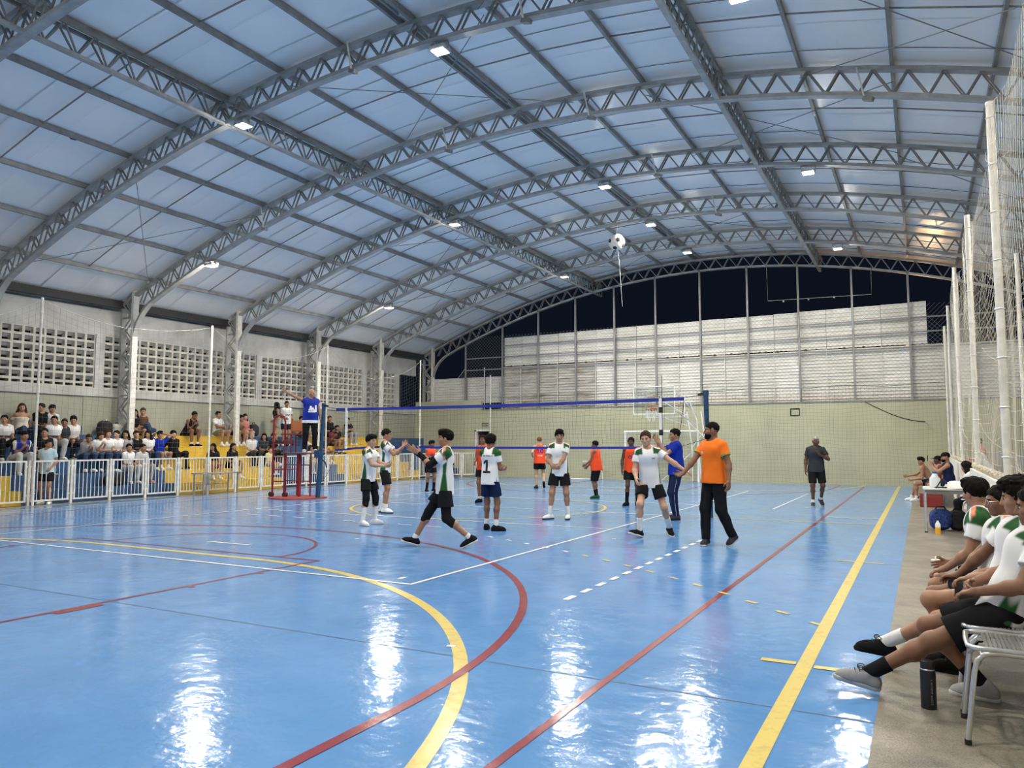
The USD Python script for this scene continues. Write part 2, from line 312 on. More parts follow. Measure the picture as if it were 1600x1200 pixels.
# door in the far wall, near the left corner
dr = thing('door_1', 'open doorway in the far wall beside the white fence', kind='structure')
obj('door_frame', MB().box((-8.9, YF - .03, 0), (-8.82, YF + .2, 2.12)).box((-8.14, YF - .03, 0), (-8.06, YF + .2, 2.12)).box((-8.9, YF - .03, 2.06), (-8.06, YF + .2, 2.14)).mesh(), WHITE_D, dr)
obj('door_leaf', MB().box((-8.82, YF + .15, 0), (-8.78, YF + .95, 2.06)).mesh(), mat('brown_door', (.12, .09, .07), .6), dr)
obj('room_beyond', MB().box((-9.6, YF + 2.4, 0), (-7.2, YF + 2.5, 2.6)).box((-9.6, YF + .2, 2.5), (-7.2, YF + 2.5, 2.6)).mesh(), mat('dim_room', (.3, .28, .25), .9), dr)
obj('wall_vent', MB().box((-8.55, YF - .02, 2.3), (-8.2, YF, 2.33)).box((-8.55, YF - .02, 2.4), (-8.2, YF, 2.43)).mesh(), DARK_IN, wf, label='small dark slot above the doorway')
obj('cable_plate', MB().box((5.02, YF - .03, 2.55), (5.36, YF, 2.58)).box((5.02, YF - .03, 2.8), (5.36, YF, 2.83)).box((5.02, YF - .03, 2.55), (5.05, YF, 2.83)).box((5.33, YF - .03, 2.55), (5.36, YF, 2.83)).mesh(), DARK_IN, wf, label='small dark square frame on the far wall')
t = np.linspace(0, 1, 14); obj('wall_cable', MB().tube(np.c_[7.6 + 1.9 * t, np.full(14, YF - .02), 3.02 - .75 * np.sin(t * 1.5)], .012, 5).mesh(), BLACK, wf)
hf = thing('hanging_frame', 'thin grey pipe frame hanging in the night gap of the gable', 'pipe frame', (0, YF - .1, 0)); obj('pipe', MB().tube([(4.3, 0, zb(4.3)), (4.33, 0, 7.0), (7.95, 0, 6.92), (7.97, 0, zb(7.97))], .014, 5).mesh(), STEEL, hf)
for x in (4.9, 5.8, 6.7): obj('hook', MB().box((x - .03, -.03, 6.9), (x + .03, .03, 6.96)).mesh(), STEEL, hf)
# closing walls the camera does not face
obj('wall_back', MB().box((XL, YB - .2, 0), (XR, YB, 6.5)).mesh(), PLASTER, kind='structure', label='plain plaster back wall behind the court')
obj('wall_right', MB().box((XR, YB, 0), (XR + .2, YF, 2.9)).mesh(), PALE_GREEN, kind='structure', label='pale green right wall behind the spare seats')

# ------------------------------------------------------------------ roof
ceil = thing('ceiling', 'barrel roof of pale metal sheets over steel purlins', kind='structure')
xs = np.linspace(XL - .55, XR + .5, 44)
for y0 in np.arange(-17.6, 15.3, 1.0):
    y1 = y0 + 1.0; zo = .006 * (int(round(y0)) % 2)
    ys = [y0 - .015, y0 + .02, y0 + .05, y1 - .05, y1 + .01]; dz = [.0, .0, .012, .012, .012]
    v = np.vstack([np.c_[xs, np.full(len(xs), y), zr(xs) + d + zo] for y, d in zip(ys, dz)]); k = len(xs)
    f = [(j * k + i, (j + 1) * k + i, (j + 1) * k + i + 1, j * k + i + 1) for j in range(4) for i in range(k - 1)]
    obj('roof_sheet', (v, f), _mats['roof_sheet'], ceil)
def channel(x, z, y0, y1, w=.06, h=.11, mat_=STEEL, name='purlin', par=ceil):
    return obj(name, MB().box((x - w / 2, y0, z - h), (x + w / 2, y1, z)).mesh(), mat_, par)
for k, x in enumerate(PURLIN_X):
    if abs(x - 1.5) < .01:
        channel(x - .13, zr(x) - .005, -17.6, 15.3); channel(x + .13, zr(x) - .005, -17.6, 15.3)
        for i in range(8): obj('ridge_conduit', MB().cyl((x, -16.9 + 4 * i, zr(x) - .07), (x, -13.4 + 4 * i, zr(x) - .07), .03, 8).mesh(), STEEL, ceil)
    else: channel(x, zr(x) - .005, -17.6, 15.3)
channel(-12.05, zr(-12.05) - .02, -17.6, 15.3, .16, .22, mat('dark_eaves', (.025, .025, .025), .7), 'eaves_beam')
channel(-12.75, zr(-12.7) - .02, -17.6, 15.3, .08, .22, STEEL, 'eaves_beam')
channel(15.6, zr(15.6) - .02, -17.6, 15.3, .16, .2, STEEL, 'eaves_beam')
for y in TRUSS_Y[:-1]:                                                    # sag rods mid bay, wind bracing crosses
    ym = y + 2.0
    for a, b in zip(PURLIN_X[:-1], PURLIN_X[1:]):
        obj('sag_rod', MB().bar((a, ym, zr(a) - .06), (b, ym, zr(b) - .06), .022).mesh(), STEEL, ceil)
for y, i0 in ((-5.1, 0), (-5.1, 6), (-1.1, 10), (-5.1, 12), (2.9, 3), (2.9, 13), (6.9, 1), (6.9, 8), (-9.1, 9), (10.9, 5)):
    i1 = min(i0 + 3, 16); a, b = PURLIN_X[i0], PURLIN_X[i1]
    obj('wind_brace', MB().cyl((a, y + .1, zb(a) + .3), (b, y + 3.9, zb(b) + .3), .009, 5).mesh(), STEEL, ceil)
    obj('wind_brace', MB().cyl((b, y + .1, zb(b) + .3), (a, y + 3.9, zb(a) + .3), .009, 5).mesh(), STEEL, ceil)

# ------------------------------------------------------------------ arched trusses (one built, the rest copies)
def sweep_rect(P, w, h, up):
    """P (n,3) path in the xz plane, section w along y and h along up (n,3)"""
    n = len(P); v = np.vstack([P + np.array([0, i * w / 2, 0]) + up * j * h / 2 for i, j in ((-1, -1), (1, -1), (1, 1), (-1, 1))])
    f = [(a * n + i, b * n + i, b * n + i + 1, a * n + i + 1) for a, b in ((0, 1), (1, 2), (2, 3), (3, 0)) for i in range(n - 1)]
    f += [(0, 3 * n, 2 * n, n), (n - 1, 2 * n - 1, 3 * n - 1, 4 * n - 1)]
    return v, f
def arch_path(fn, x0, x1, n=64):
    x = np.linspace(x0, x1, n); z = fn(x); d = np.gradient(z, x); up = np.stack([-d, 0 * d, np.ones(n)], 1); up /= np.linalg.norm(up, axis=1, keepdims=True)
    return np.stack([x, 0 * x, z], 1), up
XA, XB = -11.5, 15.5
tr_label = ['arched steel truss over the benches nearest the camera', 'arched steel truss crossing the very top left corner', 'nearest complete arched truss, crossing the upper left with two lit lamps',
            'arched truss meeting the first lattice column', 'arched truss meeting the second lattice column', 'arched truss with the big ball hanging under it', 'last arched truss before the gable', 'arched truss of the far gable over the night sky']
tr0 = thing('roof_truss', tr_label[0], 'roof truss', (0, TRUSS_Y[1], 0), group='arched roof trusses')
P, U = arch_path(zt, XA - .45, XB + .45); obj('top_chord', sweep_rect(P, .16, .07, U), STEEL_L, tr0)
x = np.linspace(XA + .75, XB - .75, 60)
P, U = arch_path(zb, XA + .75, XB - .75, 60)
def elbow(s):
    xe = XA + .75 if s < 0 else XB - .75; xc = XA if s < 0 else XB; z0 = zb(xe); a = np.linspace(0, 1, 9)[1:]
    p0, p1, p2 = np.array([xe, 0, z0]), np.array([xc + (.12 if s < 0 else -.12), 0, z0 - .38]), np.array([xc, 0, z0 - 1.05])
    q = np.array([(1 - t) ** 2 * p0 + 2 * t * (1 - t) * p1 + t * t * p2 for t in a]); return q
ql, qr = elbow(-1)[::-1], elbow(1)
PP = np.vstack([ql, P, qr]); tg = np.gradient(PP, axis=0); UU = np.stack([-tg[:, 2], 0 * tg[:, 0], tg[:, 0]], 1); UU /= np.linalg.norm(UU, axis=1, keepdims=True)
obj('bottom_chord', sweep_rect(PP, .16, .07, UU), STEEL_L, tr0)
NW = 48; xn = np.linspace(XA + .3, XB - .3, NW + 1)
for i in range(NW):
    a, b = xn[i], xn[i + 1]; c = a + (b - a) * .45
    za, zb_, zc = zb(max(min(a, XB - .75), XA + .75)) , zb(max(min(b, XB - .75), XA + .75)), zt(c) - .02
    for p, q in (((a, za), (c, zc)), ((b, zb_), (c, zc))):
        m = MB()
        for s in (-.055, .055): m.bar((p[0], s, p[1] + .02), (q[0], s, q[1]), .028, .03, (0, 1, 0))
        obj('web_bar', m.mesh(), STEEL, tr0)
for x in (XA - .1, XB + .1): obj('end_plate', MB().box((x - .13, -.06, zb(x) - .05), (x + .13, .06, zt(x) - .05)).mesh(), STEEL, tr0)
trusses = [tr0] + [place(tr0, 'roof_truss', l, 'roof truss', (0, y, 0), 0, 'arched roof trusses') for l, y in zip(tr_label[1:], TRUSS_Y[2:])]
# lattice columns on the left, and their twins on the right
def column(name, label, loc, flip, src=[None]):
    if src[0] is not None: return place(src[0], name, label, 'column', loc, flip, 'lattice columns')
    c = thing(name, label, 'column', loc, flip, 'lattice columns')
    z1 = 4.72
    obj('inner_chord', MB().box((-.05, -.09, 0), (.05, .09, z1)).mesh(), WHITE_D, c, label='off-white painted chord facing the court')
    obj('outer_chord', MB().box((-.56, -.08, .352), (-.48, .08, z1 + .55)).mesh(), STEEL_L, c)
    zz = np.linspace(.36, z1, 12)
    for i in range(11):
        a, b = (-.05, -.48) if i % 2 else (-.48, -.05)
        m = MB()
        for s in (-.06, .06): m.bar((a, s, zz[i]), (b, s, zz[i + 1]), .03, .035, (0, 1, 0))
        obj('lattice_bar', m.mesh(), STEEL_L, c)
        if i % 3 == 0: obj('lattice_bar', MB().bar((-.48, 0, zz[i]), (-.05, 0, zz[i]), .1, .03).mesh(), STEEL_L, c)
    src[0] = c; return c
TIER4 = 1.4
clab = ['lattice column at the left edge of the stands', 'lattice column left of the pierced wall, out of frame', 'first full lattice column on the yellow and blue stands', 'second lattice column, beside the seated man in camouflage shorts',
        'third lattice column, behind the referee', 'fourth lattice column, behind the two clapping boys', 'corner lattice column at the far wall']
for l, y in zip(clab, TRUSS_Y[2:]): column('lattice_column', l, (XA, y, TIER4 if y > -14 else 0), 0)
for y in TRUSS_Y[2:]: column('lattice_column', 'lattice column along the right wall beyond the white net', (XB, y, 0), 180)
# longitudinal trusses tying the arches
for X, l in ((-3.09, 'straight lattice girder along the roof, left of the ridge'), (6.09, 'straight lattice girder along the roof, right of the ridge')):
    g = thing('roof_girder', l, 'girder', (X, 0, 0))
    z0, z1 = zb(X) - .0, zt(X) - .02; ya, yb = -17.1, 15.9
    obj('bottom_chord', MB().box((-.05, ya, z0 - .03), (.05, yb, z0 + .03)).mesh(), STEEL_L, g)
    for s in (-.09, .09): obj('top_chord', MB().box((s - .025, ya, z1 - .03), (s + .025, yb, z1 + .03)).mesh(), STEEL, g)
    n = 60; yy = np.linspace(ya, yb, n + 1)
    for i in range(n):
        a, b = yy[i], yy[i + 1]; c = a + (b - a) * .5
        for p, q in ((a, c), (b, c)):
            m = MB()
            for s in (-1, 1): m.bar((s * .03, p, z0), (s * .09, q, z1), .026, .026, (1, 0, 0))
            obj('web_bar', m.mesh(), STEEL, g)

# ------------------------------------------------------------------ floodlights
LENS = raw('lamp_lens', {'e': ('emission', dict(color=(1.0, .93, .80), strength=LAMP))}, [], 'e.emission')
lamp0 = None
LAMPS = [(-2.6, -5.1, 'left of the ridge on the nearest full truss'), (2.2, -5.1, 'at the ridge on the nearest full truss'), (7.3, -5.1, 'at the very top edge, right of the ridge'),
         (-8.2, -1.1, 'low on the left of the truss at the first lattice column'), (-2.6, 2.9, 'where the left girder meets the truss of the second column'), (2.15, 2.9, 'at the ridge on the truss of the second column'),
         (7.25, 2.9, 'right of the right girder, large'), (-8.06, 6.9, 'lowest on the left, far'), (2.13, 6.9, 'at the ridge beside the hanging ball'), (-2.65, 10.9, 'small, where the left girder nears the gable'),
         (2.19, 10.9, 'at the ridge nearest the gable'), (7.17, 10.9, 'right of the right girder, nearest the gable'),
         (12.4, -9.1, '~first over the right wall'), (12.4, -1.1, '~over the right wall level with the first column'), (-2.6, -13.1, '~behind the camera left of the ridge'), (2.2, -13.1, '~behind the camera at the ridge'), (7.2, -13.1, '~behind the camera right of the ridge')]
for x, y, l in LAMPS:
    z = zb(x) - .06; lab = 'lit LED floodlight ' + l.replace('~', 'out of frame, ')
    tilt = math.degrees(math.atan2(-(x - XC), 28))
    if lamp0 is None:
        L = thing('floodlight', lab, 'floodlight', (x, y, z), group=None); lamp0 = L
        obj('housing', rbox((-.15, -.14, -.15), (.15, .14, -.075), .02), ALU, L)
        obj('lens', MB().box((-.115, -.105, -.158), (.115, .105, -.1505)).mesh(), LENS, L)
        obj('bracket', MB().box((-.165, -.02, -.11), (-.15, .02, .03)).box((.15, -.02, -.11), (.165, .02, .03)).box((-.165, -.02, .02), (.165, .02, .035)).mesh(), STEEL, L)
        for k in range(6): obj('fin', MB().box((-.13 + .05 * k, -.12, -.08), (-.12 + .05 * k, .12, -.045)).mesh(), ALU, L)
    else: place(lamp0, 'floodlight', lab, 'floodlight', (x, y, z))
# small unlit spotlights on hangers
sp0 = None
for x, y, l in ((.3, -5.1, 'left of the lit ridge lamp on the nearest truss'), (3.9, -5.1, 'right of the lit ridge lamp on the nearest truss'), (-.2, -1.1, 'left of the ridge on the truss of the first column'), (3.4, -1.1, 'right of the ridge on the truss of the first column'),
                (3.6, 2.9, 'right of the ridge lamp on the truss of the second column'), (-6.1, -1.1, 'above the first lattice column'), (8.7, -1.1, 'far right under the truss of the first column'), (4.2, 6.9, 'right of the ball under its truss')):
    lab = 'small unlit spotlight ' + l
    if sp0 is None:
        sp0 = S = thing('spotlight', lab, 'spotlight', (x, y, zb(x)))
        obj('hanger', MB().cyl((-.12, -.1, .5), (0, -.1, -.1), .018, 6).mesh(), WHITE_D, S)
        obj('head', MB().bar((-.02, -.1, -.1), (.14, -.14, -.16), .1, .07).mesh(), STEEL, S)
    else: place(sp0, 'spotlight', lab, 'spotlight', (x, y, zb(x)))
# the big football caught under a truss
bl = thing('ball', 'big white football with black spots hanging under a roof truss', 'ball', (.98, 6.9, 7.95))
ico = trimesh.creation.icosphere(3, .27)
obj('ball_shell', ico, WHITE_D, bl, smooth=True)
base = trimesh.creation.icosphere(0, 1.0)
for d in base.vertices:
    cap = trimesh.creation.icosphere(3, .273); keep = (cap.triangles_center / .273) @ d > .965
    obj('black_patch', trimesh.Trimesh(cap.vertices, cap.faces[keep], process=False), BLACK, bl)
obj('cord', MB().cyl((0, 0, .26), (.05, 0, .62), .01, 5).mesh(), WHITE_D, bl); obj('rope_end', MB().tube([(.05, 0, -.26), (.1, .02, -.9), (.16, .05, -2.1)], .006, 5).mesh(), WHITE_D, bl)
# warm street lamp outside, behind the sheeted gable
st = thing('street_lamp', 'warm street lamp outside behind the far gable', 'street lamp', (9.0, 18.6, 0))
obj('pole', MB().cyl((0, 0, 0), (0, 0, 5.6), .06, 8).mesh(), STEEL, st)
obj('lamp_head', trimesh.creation.icosphere(2, .16).apply_translation((0, 0, 5.75)), raw('street_lamp_glow', {'e': ('emission', dict(color=(1.0, .62, .28), strength=STREET))}, [], 'e.emission'), st)
obj('ground', MB().box((-40, YF + .3, -.3), (50, 60, -.05)).mesh(), mat('night_ground', (.05, .05, .045), .9), kind='structure', label='dark ground outside the hall')
# ------------------------------------------------------------------ stands on the left
YEL = mat('yellow_stand_paint', (.64, .43, .045), .5, 0, .16, 3); BLU = mat('blue_stand_paint', (.022, .075, .19), .5, 0, .2, 3)
TIERS = [(-9.8, .35), (-10.3, .70), (-10.8, 1.05), (-11.3, 1.4), (-11.8, 1.75)]
BANDS = [(-17.4, -9.4, BLU), (-9.4, -5.1, YEL), (-5.1, -.75, BLU), (-.75, 3.42, YEL), (3.42, 6.75, BLU), (6.75, 11.4, YEL), (11.4, YF - .01, BLU)]
st_ = thing('bleachers', 'concrete stands painted in yellow and blue blocks behind the white fence', 'stands')
for i, (x, z) in enumerate(TIERS):
    xb = TIERS[i + 1][0] if i < 4 else XL
    for a, b, m in BANDS:
        obj('step', MB().box((xb - .0, a + .003, z - .35), (x, b - .003, z)).mesh() if i == 0 else MB().box((xb, a + .003, 0.0), (x, b - .003, z)).mesh(), m, st_)
obj('floor', MB().box((XL, YB, -.1), (-9.38, YF, .006)).mesh(), mat('brown_grey_concrete', (.30, .26, .19), .8, 0, .2, 2), kind='structure', label='bare brown grey concrete strip under the fence')

# ------------------------------------------------------------------ white barrier fence: one panel built, the rest copies
FX, FP = -9.5, 1.04
f0 = None
ORD = 'first second third fourth fifth sixth seventh eighth ninth tenth eleventh twelfth thirteenth fourteenth fifteenth sixteenth seventeenth eighteenth nineteenth'.split()
for k in range(-1, 19):
    y = -5.12 + FP * k; fx, fy, fr = (FX, y, 0) if k < 17 else ((-9.5, 12.56, -36), (-8.89, 13.4, -36))[k - 17]
    lab = (ORD + ['last'])[k + 1] + ' white barrier panel with upright bars, counted from the left edge of the fence'
    if f0 is None:
        f0 = P_ = thing('barrier_panel', lab, 'fence panel', (FX, y, 0), 0, 'white barrier panels')
        obj('post', rbox((-.03, -.03, 0), (.03, .03, 1.1), .006), WHITE_D, P_)
        obj('top_rail', MB().box((-.02, .06, 1.05), (.02, FP - .06, 1.09)).mesh(), WHITE_D, P_); obj('bottom_rail', MB().box((-.02, .06, .1), (.02, FP - .06, .14)).mesh(), WHITE_D, P_)
        for s in (.06, FP - .10): obj('side_rail', MB().box((-.02, s, .14), (.02, s + .04, 1.05)).mesh(), WHITE_D, P_)
        for b in range(7): obj('bar', MB().cyl((0, .10 + (FP - .2) * (b + 1) / 8, .13), (0, .10 + (FP - .2) * (b + 1) / 8, 1.06), .011, 6).mesh(), WHITE_D, P_)
        for z in (.24, .93):
            for s in (.02, FP - .07): obj('hinge_lug', MB().box((-.012, s, z), (.012, s + .05, z + .04)).mesh(), WHITE_D, P_)
    else: place(f0, 'barrier_panel', lab, 'fence panel', (fx, fy, 0), fr, 'white barrier panels')

# ------------------------------------------------------------------ ball-stop nets
def pole(x, y, z0, z1, r, lab, name='net_pole'):
    p = thing(name, lab, 'pole', (x, y, 0))
    obj('tube', MB().cyl((0, 0, z0), (0, 0, z1), r, 12).mesh(), WHITE_D, p, smooth=40); obj('cap', MB().lathe([(0, z1 + .02), (r * 1.08, z1 + .015), (r * 1.08, z1 - .03), (0, z1 - .03)], n=12).mesh(), WHITE_D, p)
    for z in np.arange(z0 + .3, z1, .55): obj('net_tie', MB().tube(np.stack([(r + .006) * np.cos(np.linspace(0, 6.28, 9)), (r + .006) * np.sin(np.linspace(0, 6.28, 9)), np.full(9, z)], 1), .008, 4).mesh(), WHITE, p)
    return p
LP = [(-15.4, 'a'), (-10.2, 'b'), (-5.05, 'thin white net pole at the left edge of the fence'), (.02, 'thin white net pole behind the grey metal frame'), (5.1, 'thin white net pole beside the referee stand'), (10.9, 'thin white net pole at the far end of the fence')]
for y, l in LP: pole(-9.42, y, 0, 5.04, .03, l if len(l) > 2 else 'thin white net pole before the stands, out of frame ' + l)
NETG = mat('grey_net_cord', (.16, .17, .16), .7); NETW = mat('white_net_cord', (.70, .66, .56), .7); NETD = mat('dark_green_net_cord', (.13, .14, .10), .7)
def net_lines(y0, y1, top, z0, pitch, amp, x=0, seed=1, per=10):
    """vertical and horizontal cords of a sagging net in the plane x = const between y0 and y1; top(t) its upper edge"""
    L = []; ny = int((y1 - y0) / pitch)
    for i in range(ny + 1):
        t = i / ny; zt_ = top(t); z = np.linspace(z0, zt_, per); yy = np.full(per, y0 + (y1 - y0) * t)
        q = np.stack([yy * .8, z * .8, np.full(per, seed)], 1)
        L.append(np.stack([x + amp * (meshkit.noise(q, seed) - .5) * 2, yy + amp * .6 * (meshkit.noise(q * 1.9, seed + 3) - .5), z], 1))
    nz = int((max(top(0), top(1)) - z0) / pitch)
    for j in range(nz + 1):
        s = j / nz; t = np.linspace(0, 1, 24); z = z0 + s * (np.array([top(a) for a in t]) - z0); yy = y0 + (y1 - y0) * t
        q = np.stack([yy * .8, z * .8, np.full(24, seed)], 1)
        L.append(np.stack([x + amp * (meshkit.noise(q, seed) - .5) * 2, yy, z + amp * .5 * (meshkit.noise(q * 2.3, seed + 5) - .5)], 1))
    return L
ln = thing('safety_net', 'thin grey safety net sagging between poles before the left stands', 'net', (-9.42, 0, 0))
ya = [l[0] for l in LP] + [YF - .1]; LL, ropes = [], MB()
for i, (a, b) in enumerate(zip(ya[:-1], ya[1:])):
    sag = (.9, .9, .38, .7, .95, .9)[i]
    top = lambda t, sag=sag, i=i: 5.0 - sag * (1 - (2 * t - 1) ** 2) * (1.05 if t < .5 else .95)
    LL += net_lines(a, b, top, 1.1, .15, .05, 0, 10 + i)
    t = np.linspace(0, 1, 20); ropes.tube(np.stack([0 * t, a + (b - a) * t, [top(q) for q in t]], 1), .0055, 5)
curves('net_cords', LL, .0028, NETG, ln, label='fine grey square mesh'); obj('top_rope', ropes.mesh(), WHITE_D, ln)
fn = thing('safety_net', 'dark square-mesh ball net hanging before the far wall', 'net', (0, YF - .35, 0))
LL = []
for x in np.arange(-8.0, 10.0, .135):
    z = np.linspace(.05, 3.6, 9); LL.append(np.stack([x + .03 * np.sin(z * 2 + x * 3), .05 * np.sin(x * 1.7 + z), z], 1))
for z in np.arange(.1, 3.6, .135):
    x = np.linspace(-8.0, 10.0, 60); LL.append(np.stack([x, .05 * np.sin(x * 1.7 + z), z + .035 * np.sin(x * .9 + z * 2) + .02 * np.sin(x * 3.1 + z)], 1))
curves('net_cords', LL, .0042, NETD, fn, label='dark green square mesh')
t = np.linspace(0, 1, 40); obj('top_rope', MB().tube(np.stack([-8 + 18 * t, 0 * t, 3.62 - .08 * np.sin(t * 19) ** 2], 1), .01, 5).mesh(), NETD, fn)
# right-hand low wall, its rope-bound rail, tall poles and white net
RX = 10.2
lw = thing('low_wall', 'low white painted wall along the right side of the court', 'wall', kind='structure')
WALLP = mat('scuffed_white_wall', (.70, .69, .66), .6, 0, .14, 2.5)
for a, b in ((-17.4, .45), (4.7, YF)): obj('wall_segment', MB().box((RX - .07, a, 0), (RX + .07, b, 1.06)).mesh(), WALLP, lw)
for a, b, nm in ((-17.0, .5, 'near'), (4.7, 14.2, 'far')):
    rl = thing('rope_rail', f'rail bound in cream rope on top of the {nm} part of the low white wall', 'rail', (RX, 0, 1.11))
    obj('rail_tube', MB().cyl((0, a, 0), (0, b, 0), .03, 8).mesh(), WHITE_D, rl)
    tt = np.arange(a, b, .028); obj('rope_binding', MB().tube(np.stack([.042 * np.cos(tt * 2 * np.pi / .2), tt, .042 * np.sin(tt * 2 * np.pi / .2)], 1), .013, 4).mesh(), mat('cream_rope', (.62, .55, .40), .8), rl)
obj('gate_rail', MB().cyl((RX, .45, 1.09), (RX, 4.7, 1.09), .022, 8).mesh(), WHITE_D, label='thin white rail bridging the gap in the low wall', cat='rail')
RP = [(-15.8, 'a'), (-10.9, 'b'), (-5.8, 'thickest tall white net pole, nearest on the right'), (-.75, 'second tall white net pole on the right'), (4.85, 'third tall white net pole on the right'), (10.2, 'fourth tall white net pole on the right'), (14.0, 'farthest tall white net pole, by the far wall')]
RZ = [5.5, 5.45, 5.38, 5.42, 5.66, 5.6, 5.5]
for (y, l), z1 in zip(RP, RZ): pole(RX, y, 1.06, z1, .043, l if len(l) > 2 else 'tall white net pole on the right, out of frame ' + l)
rn_ = thing('safety_net', 'white knotted safety net draped between the tall poles on the right', 'net', (RX, 0, 0))
LL = []
for i, ((a, _), (b, _)) in enumerate(zip(RP[:-1], RP[1:])):
    top = lambda t, i=i: RZ[i] + (RZ[i + 1] - RZ[i]) * t - .04 - .5 * (1 - (2 * t - 1) ** 2)
    LL += net_lines(a, b, top, 1.12, .15, .07, 0, 30 + i, 14)
    for j in range(4):                                                   # slack cords sagging in loops
        t = np.linspace(0, 1, 30); z = 1.7 + 1.0 * j - .5 * np.abs(np.sin(t * math.pi * 2 + j)) ** .8 + .25 * np.sin(t * 5 + j)
        LL.append(np.stack([.1 * np.sin(t * 9 + j), a + (b - a) * t, np.clip(z, 1.1, 5.6)], 1))
curves('net_cords', LL, .0034, NETW, rn_, label='white knotted mesh with slack loops')
pole(11.35, 3.9, 0, 5.65, .045, 'thin tall pole standing behind the white net on the right')

pole(-7.86, 14.2, 0, 4.6, .025, 'thin pale pole before the far wall right of the doorway')
# ------------------------------------------------------------------ volleyball posts and net
def vpost(x, y, lab, lean, hl):
    p = thing('net_post', lab, 'post', (x, y, 0))
    obj('upper_tube', MB().cyl((lean * .45, 0, 1.1), (lean, 0, 2.55), .05, 14).mesh(), BLUE_P, p, smooth=40); obj('lower_tube', MB().cyl((0, 0, 0), (lean * .48, 0, 1.2), .065, 14).mesh(), BLUE_P, p, smooth=40)
    obj('top_cap', MB().cyl((lean, 0, 2.5), (lean, 0, 2.6), .06, 14).mesh(), BLUE_P, p)
    obj('pulley', MB().bar((lean, -.02, 2.54), (lean + (.14 if x < 0 else -.16), 0, 2.52), .06, .05).mesh(), BLACK, p); obj('slide_clamp', MB().box((-.08, -.08, 1.12), (.1, .08, 1.32)).mesh(), BLUE_P, p)
    for z in (1.5, 1.75, 2.0, 2.2): obj('hook', MB().cyl((lean * .8, -.05, z), (lean * .8 + .03, -.085, z), .02, 6).mesh(), BLACK, p)
    if hl: obj('crank', MB().tube([(.06, 0, 1.1), (.24, 0, 1.0), (.3, 0, .85)], .016, 6).mesh(), BLACK, p)
    return p
vpost(-5.17, .1, 'dark blue volleyball post beside the red referee stand', .16, True)
vpost(5.5, 0, 'dark blue volleyball post behind the man in orange', -.04, False)
vn = thing('volleyball_net', 'volleyball net with dark blue tapes across the court', 'net')
NX0, NX1 = -4.48, 5.0
def ztop(x): return 2.415 + .03 * (x - NX0) / (NX1 - NX0) - .03 * math.sin(math.pi * (x - NX0) / (NX1 - NX0))
def zbot(x):
    s = (x - NX0) / (NX1 - NX0); return 1.42 - .10 * max(0, 1 - s / .16) ** 1.5 - .04 * math.sin(math.pi * s) * .4
xs_ = np.linspace(NX0, NX1, 60)
def tape(fn, w, d, x0=NX0, x1=NX1):
    x = np.linspace(x0, x1, 60); m = MB()
    v = np.vstack([np.stack([x, np.full(60, yy), [fn(q) + dz for q in x]], 1) for yy, dz in ((-d, w / 2), (-d, -w / 2), (d, -w / 2), (d, w / 2))])
    f = [(a * 60 + i, a * 60 + i + 1, b * 60 + i + 1, b * 60 + i) for a, b in ((0, 1), (1, 2), (2, 3), (3, 0)) for i in range(59)]
    return v, f
TAPE = mat('dark_blue_tape', (.008, .022, .25), .6)
obj('top_tape', tape(ztop, .072, .008), TAPE, vn); obj('bottom_tape', tape(zbot, .052, .006, NX0, NX1 - .15), TAPE, vn)
LL = []
for x in np.arange(NX0 + .05, NX1, .1):
    z = np.linspace(zbot(x), ztop(x), 7); LL.append(np.stack([x + .02 * np.sin(z * 4 + x), .03 * np.sin(x * 2 + z * 3), z], 1))
for j in range(1, 10):
    x = xs_; s = j / 10; LL.append(np.stack([x, .03 * np.sin(x * 2), [zbot(q) + (ztop(q) - zbot(q)) * s + .018 * math.sin(q * 2.2 + j) for q in x]], 1))
curves('net_mesh', LL, .0028, BLACK, vn, label='black square mesh')
obj('side_band', MB().box((-4.16, -.012, 1.36), (-4.09, .012, 2.45)).mesh(), WHITE, vn, label='white side band')
sb = obj('side_band', MB().box((4.46, -.014, 1.40), (4.53, .014, 2.47)).mesh(), WHITE, vn, label='white side band with black blocks')
for z in (2.22, 1.74): obj('black_block', MB().box((4.455, -.017, z - .06), (4.535, .017, z + .06)).mesh(), BLACK, sb)
obj('antenna', MB().cyl((4.53, -.02, 1.4), (4.53, -.02, 2.95), .006, 6).mesh(), BLACK, vn)
m = MB()
for a, b in (((-5.0, .1, 2.52), (NX0, 0, 2.44)), ((-5.1, .1, 1.2), (NX0, 0, 1.32)), ((NX1, 0, 2.47), (5.42, 0, 2.52)), ((NX1, 0, 2.4), (4.85, 0, 1.42)), ((4.85, 0, 1.42), (5.5, 0, 1.62))): m.cyl(a, b, .006, 5)
m.tube([(-4.5, 0, 1.32), (-4.6, 0, .9), (-4.95, .05, .5), (-5.1, .1, .42)], .006, 5)
obj('tension_cord', m.mesh(), BLACK, vn)
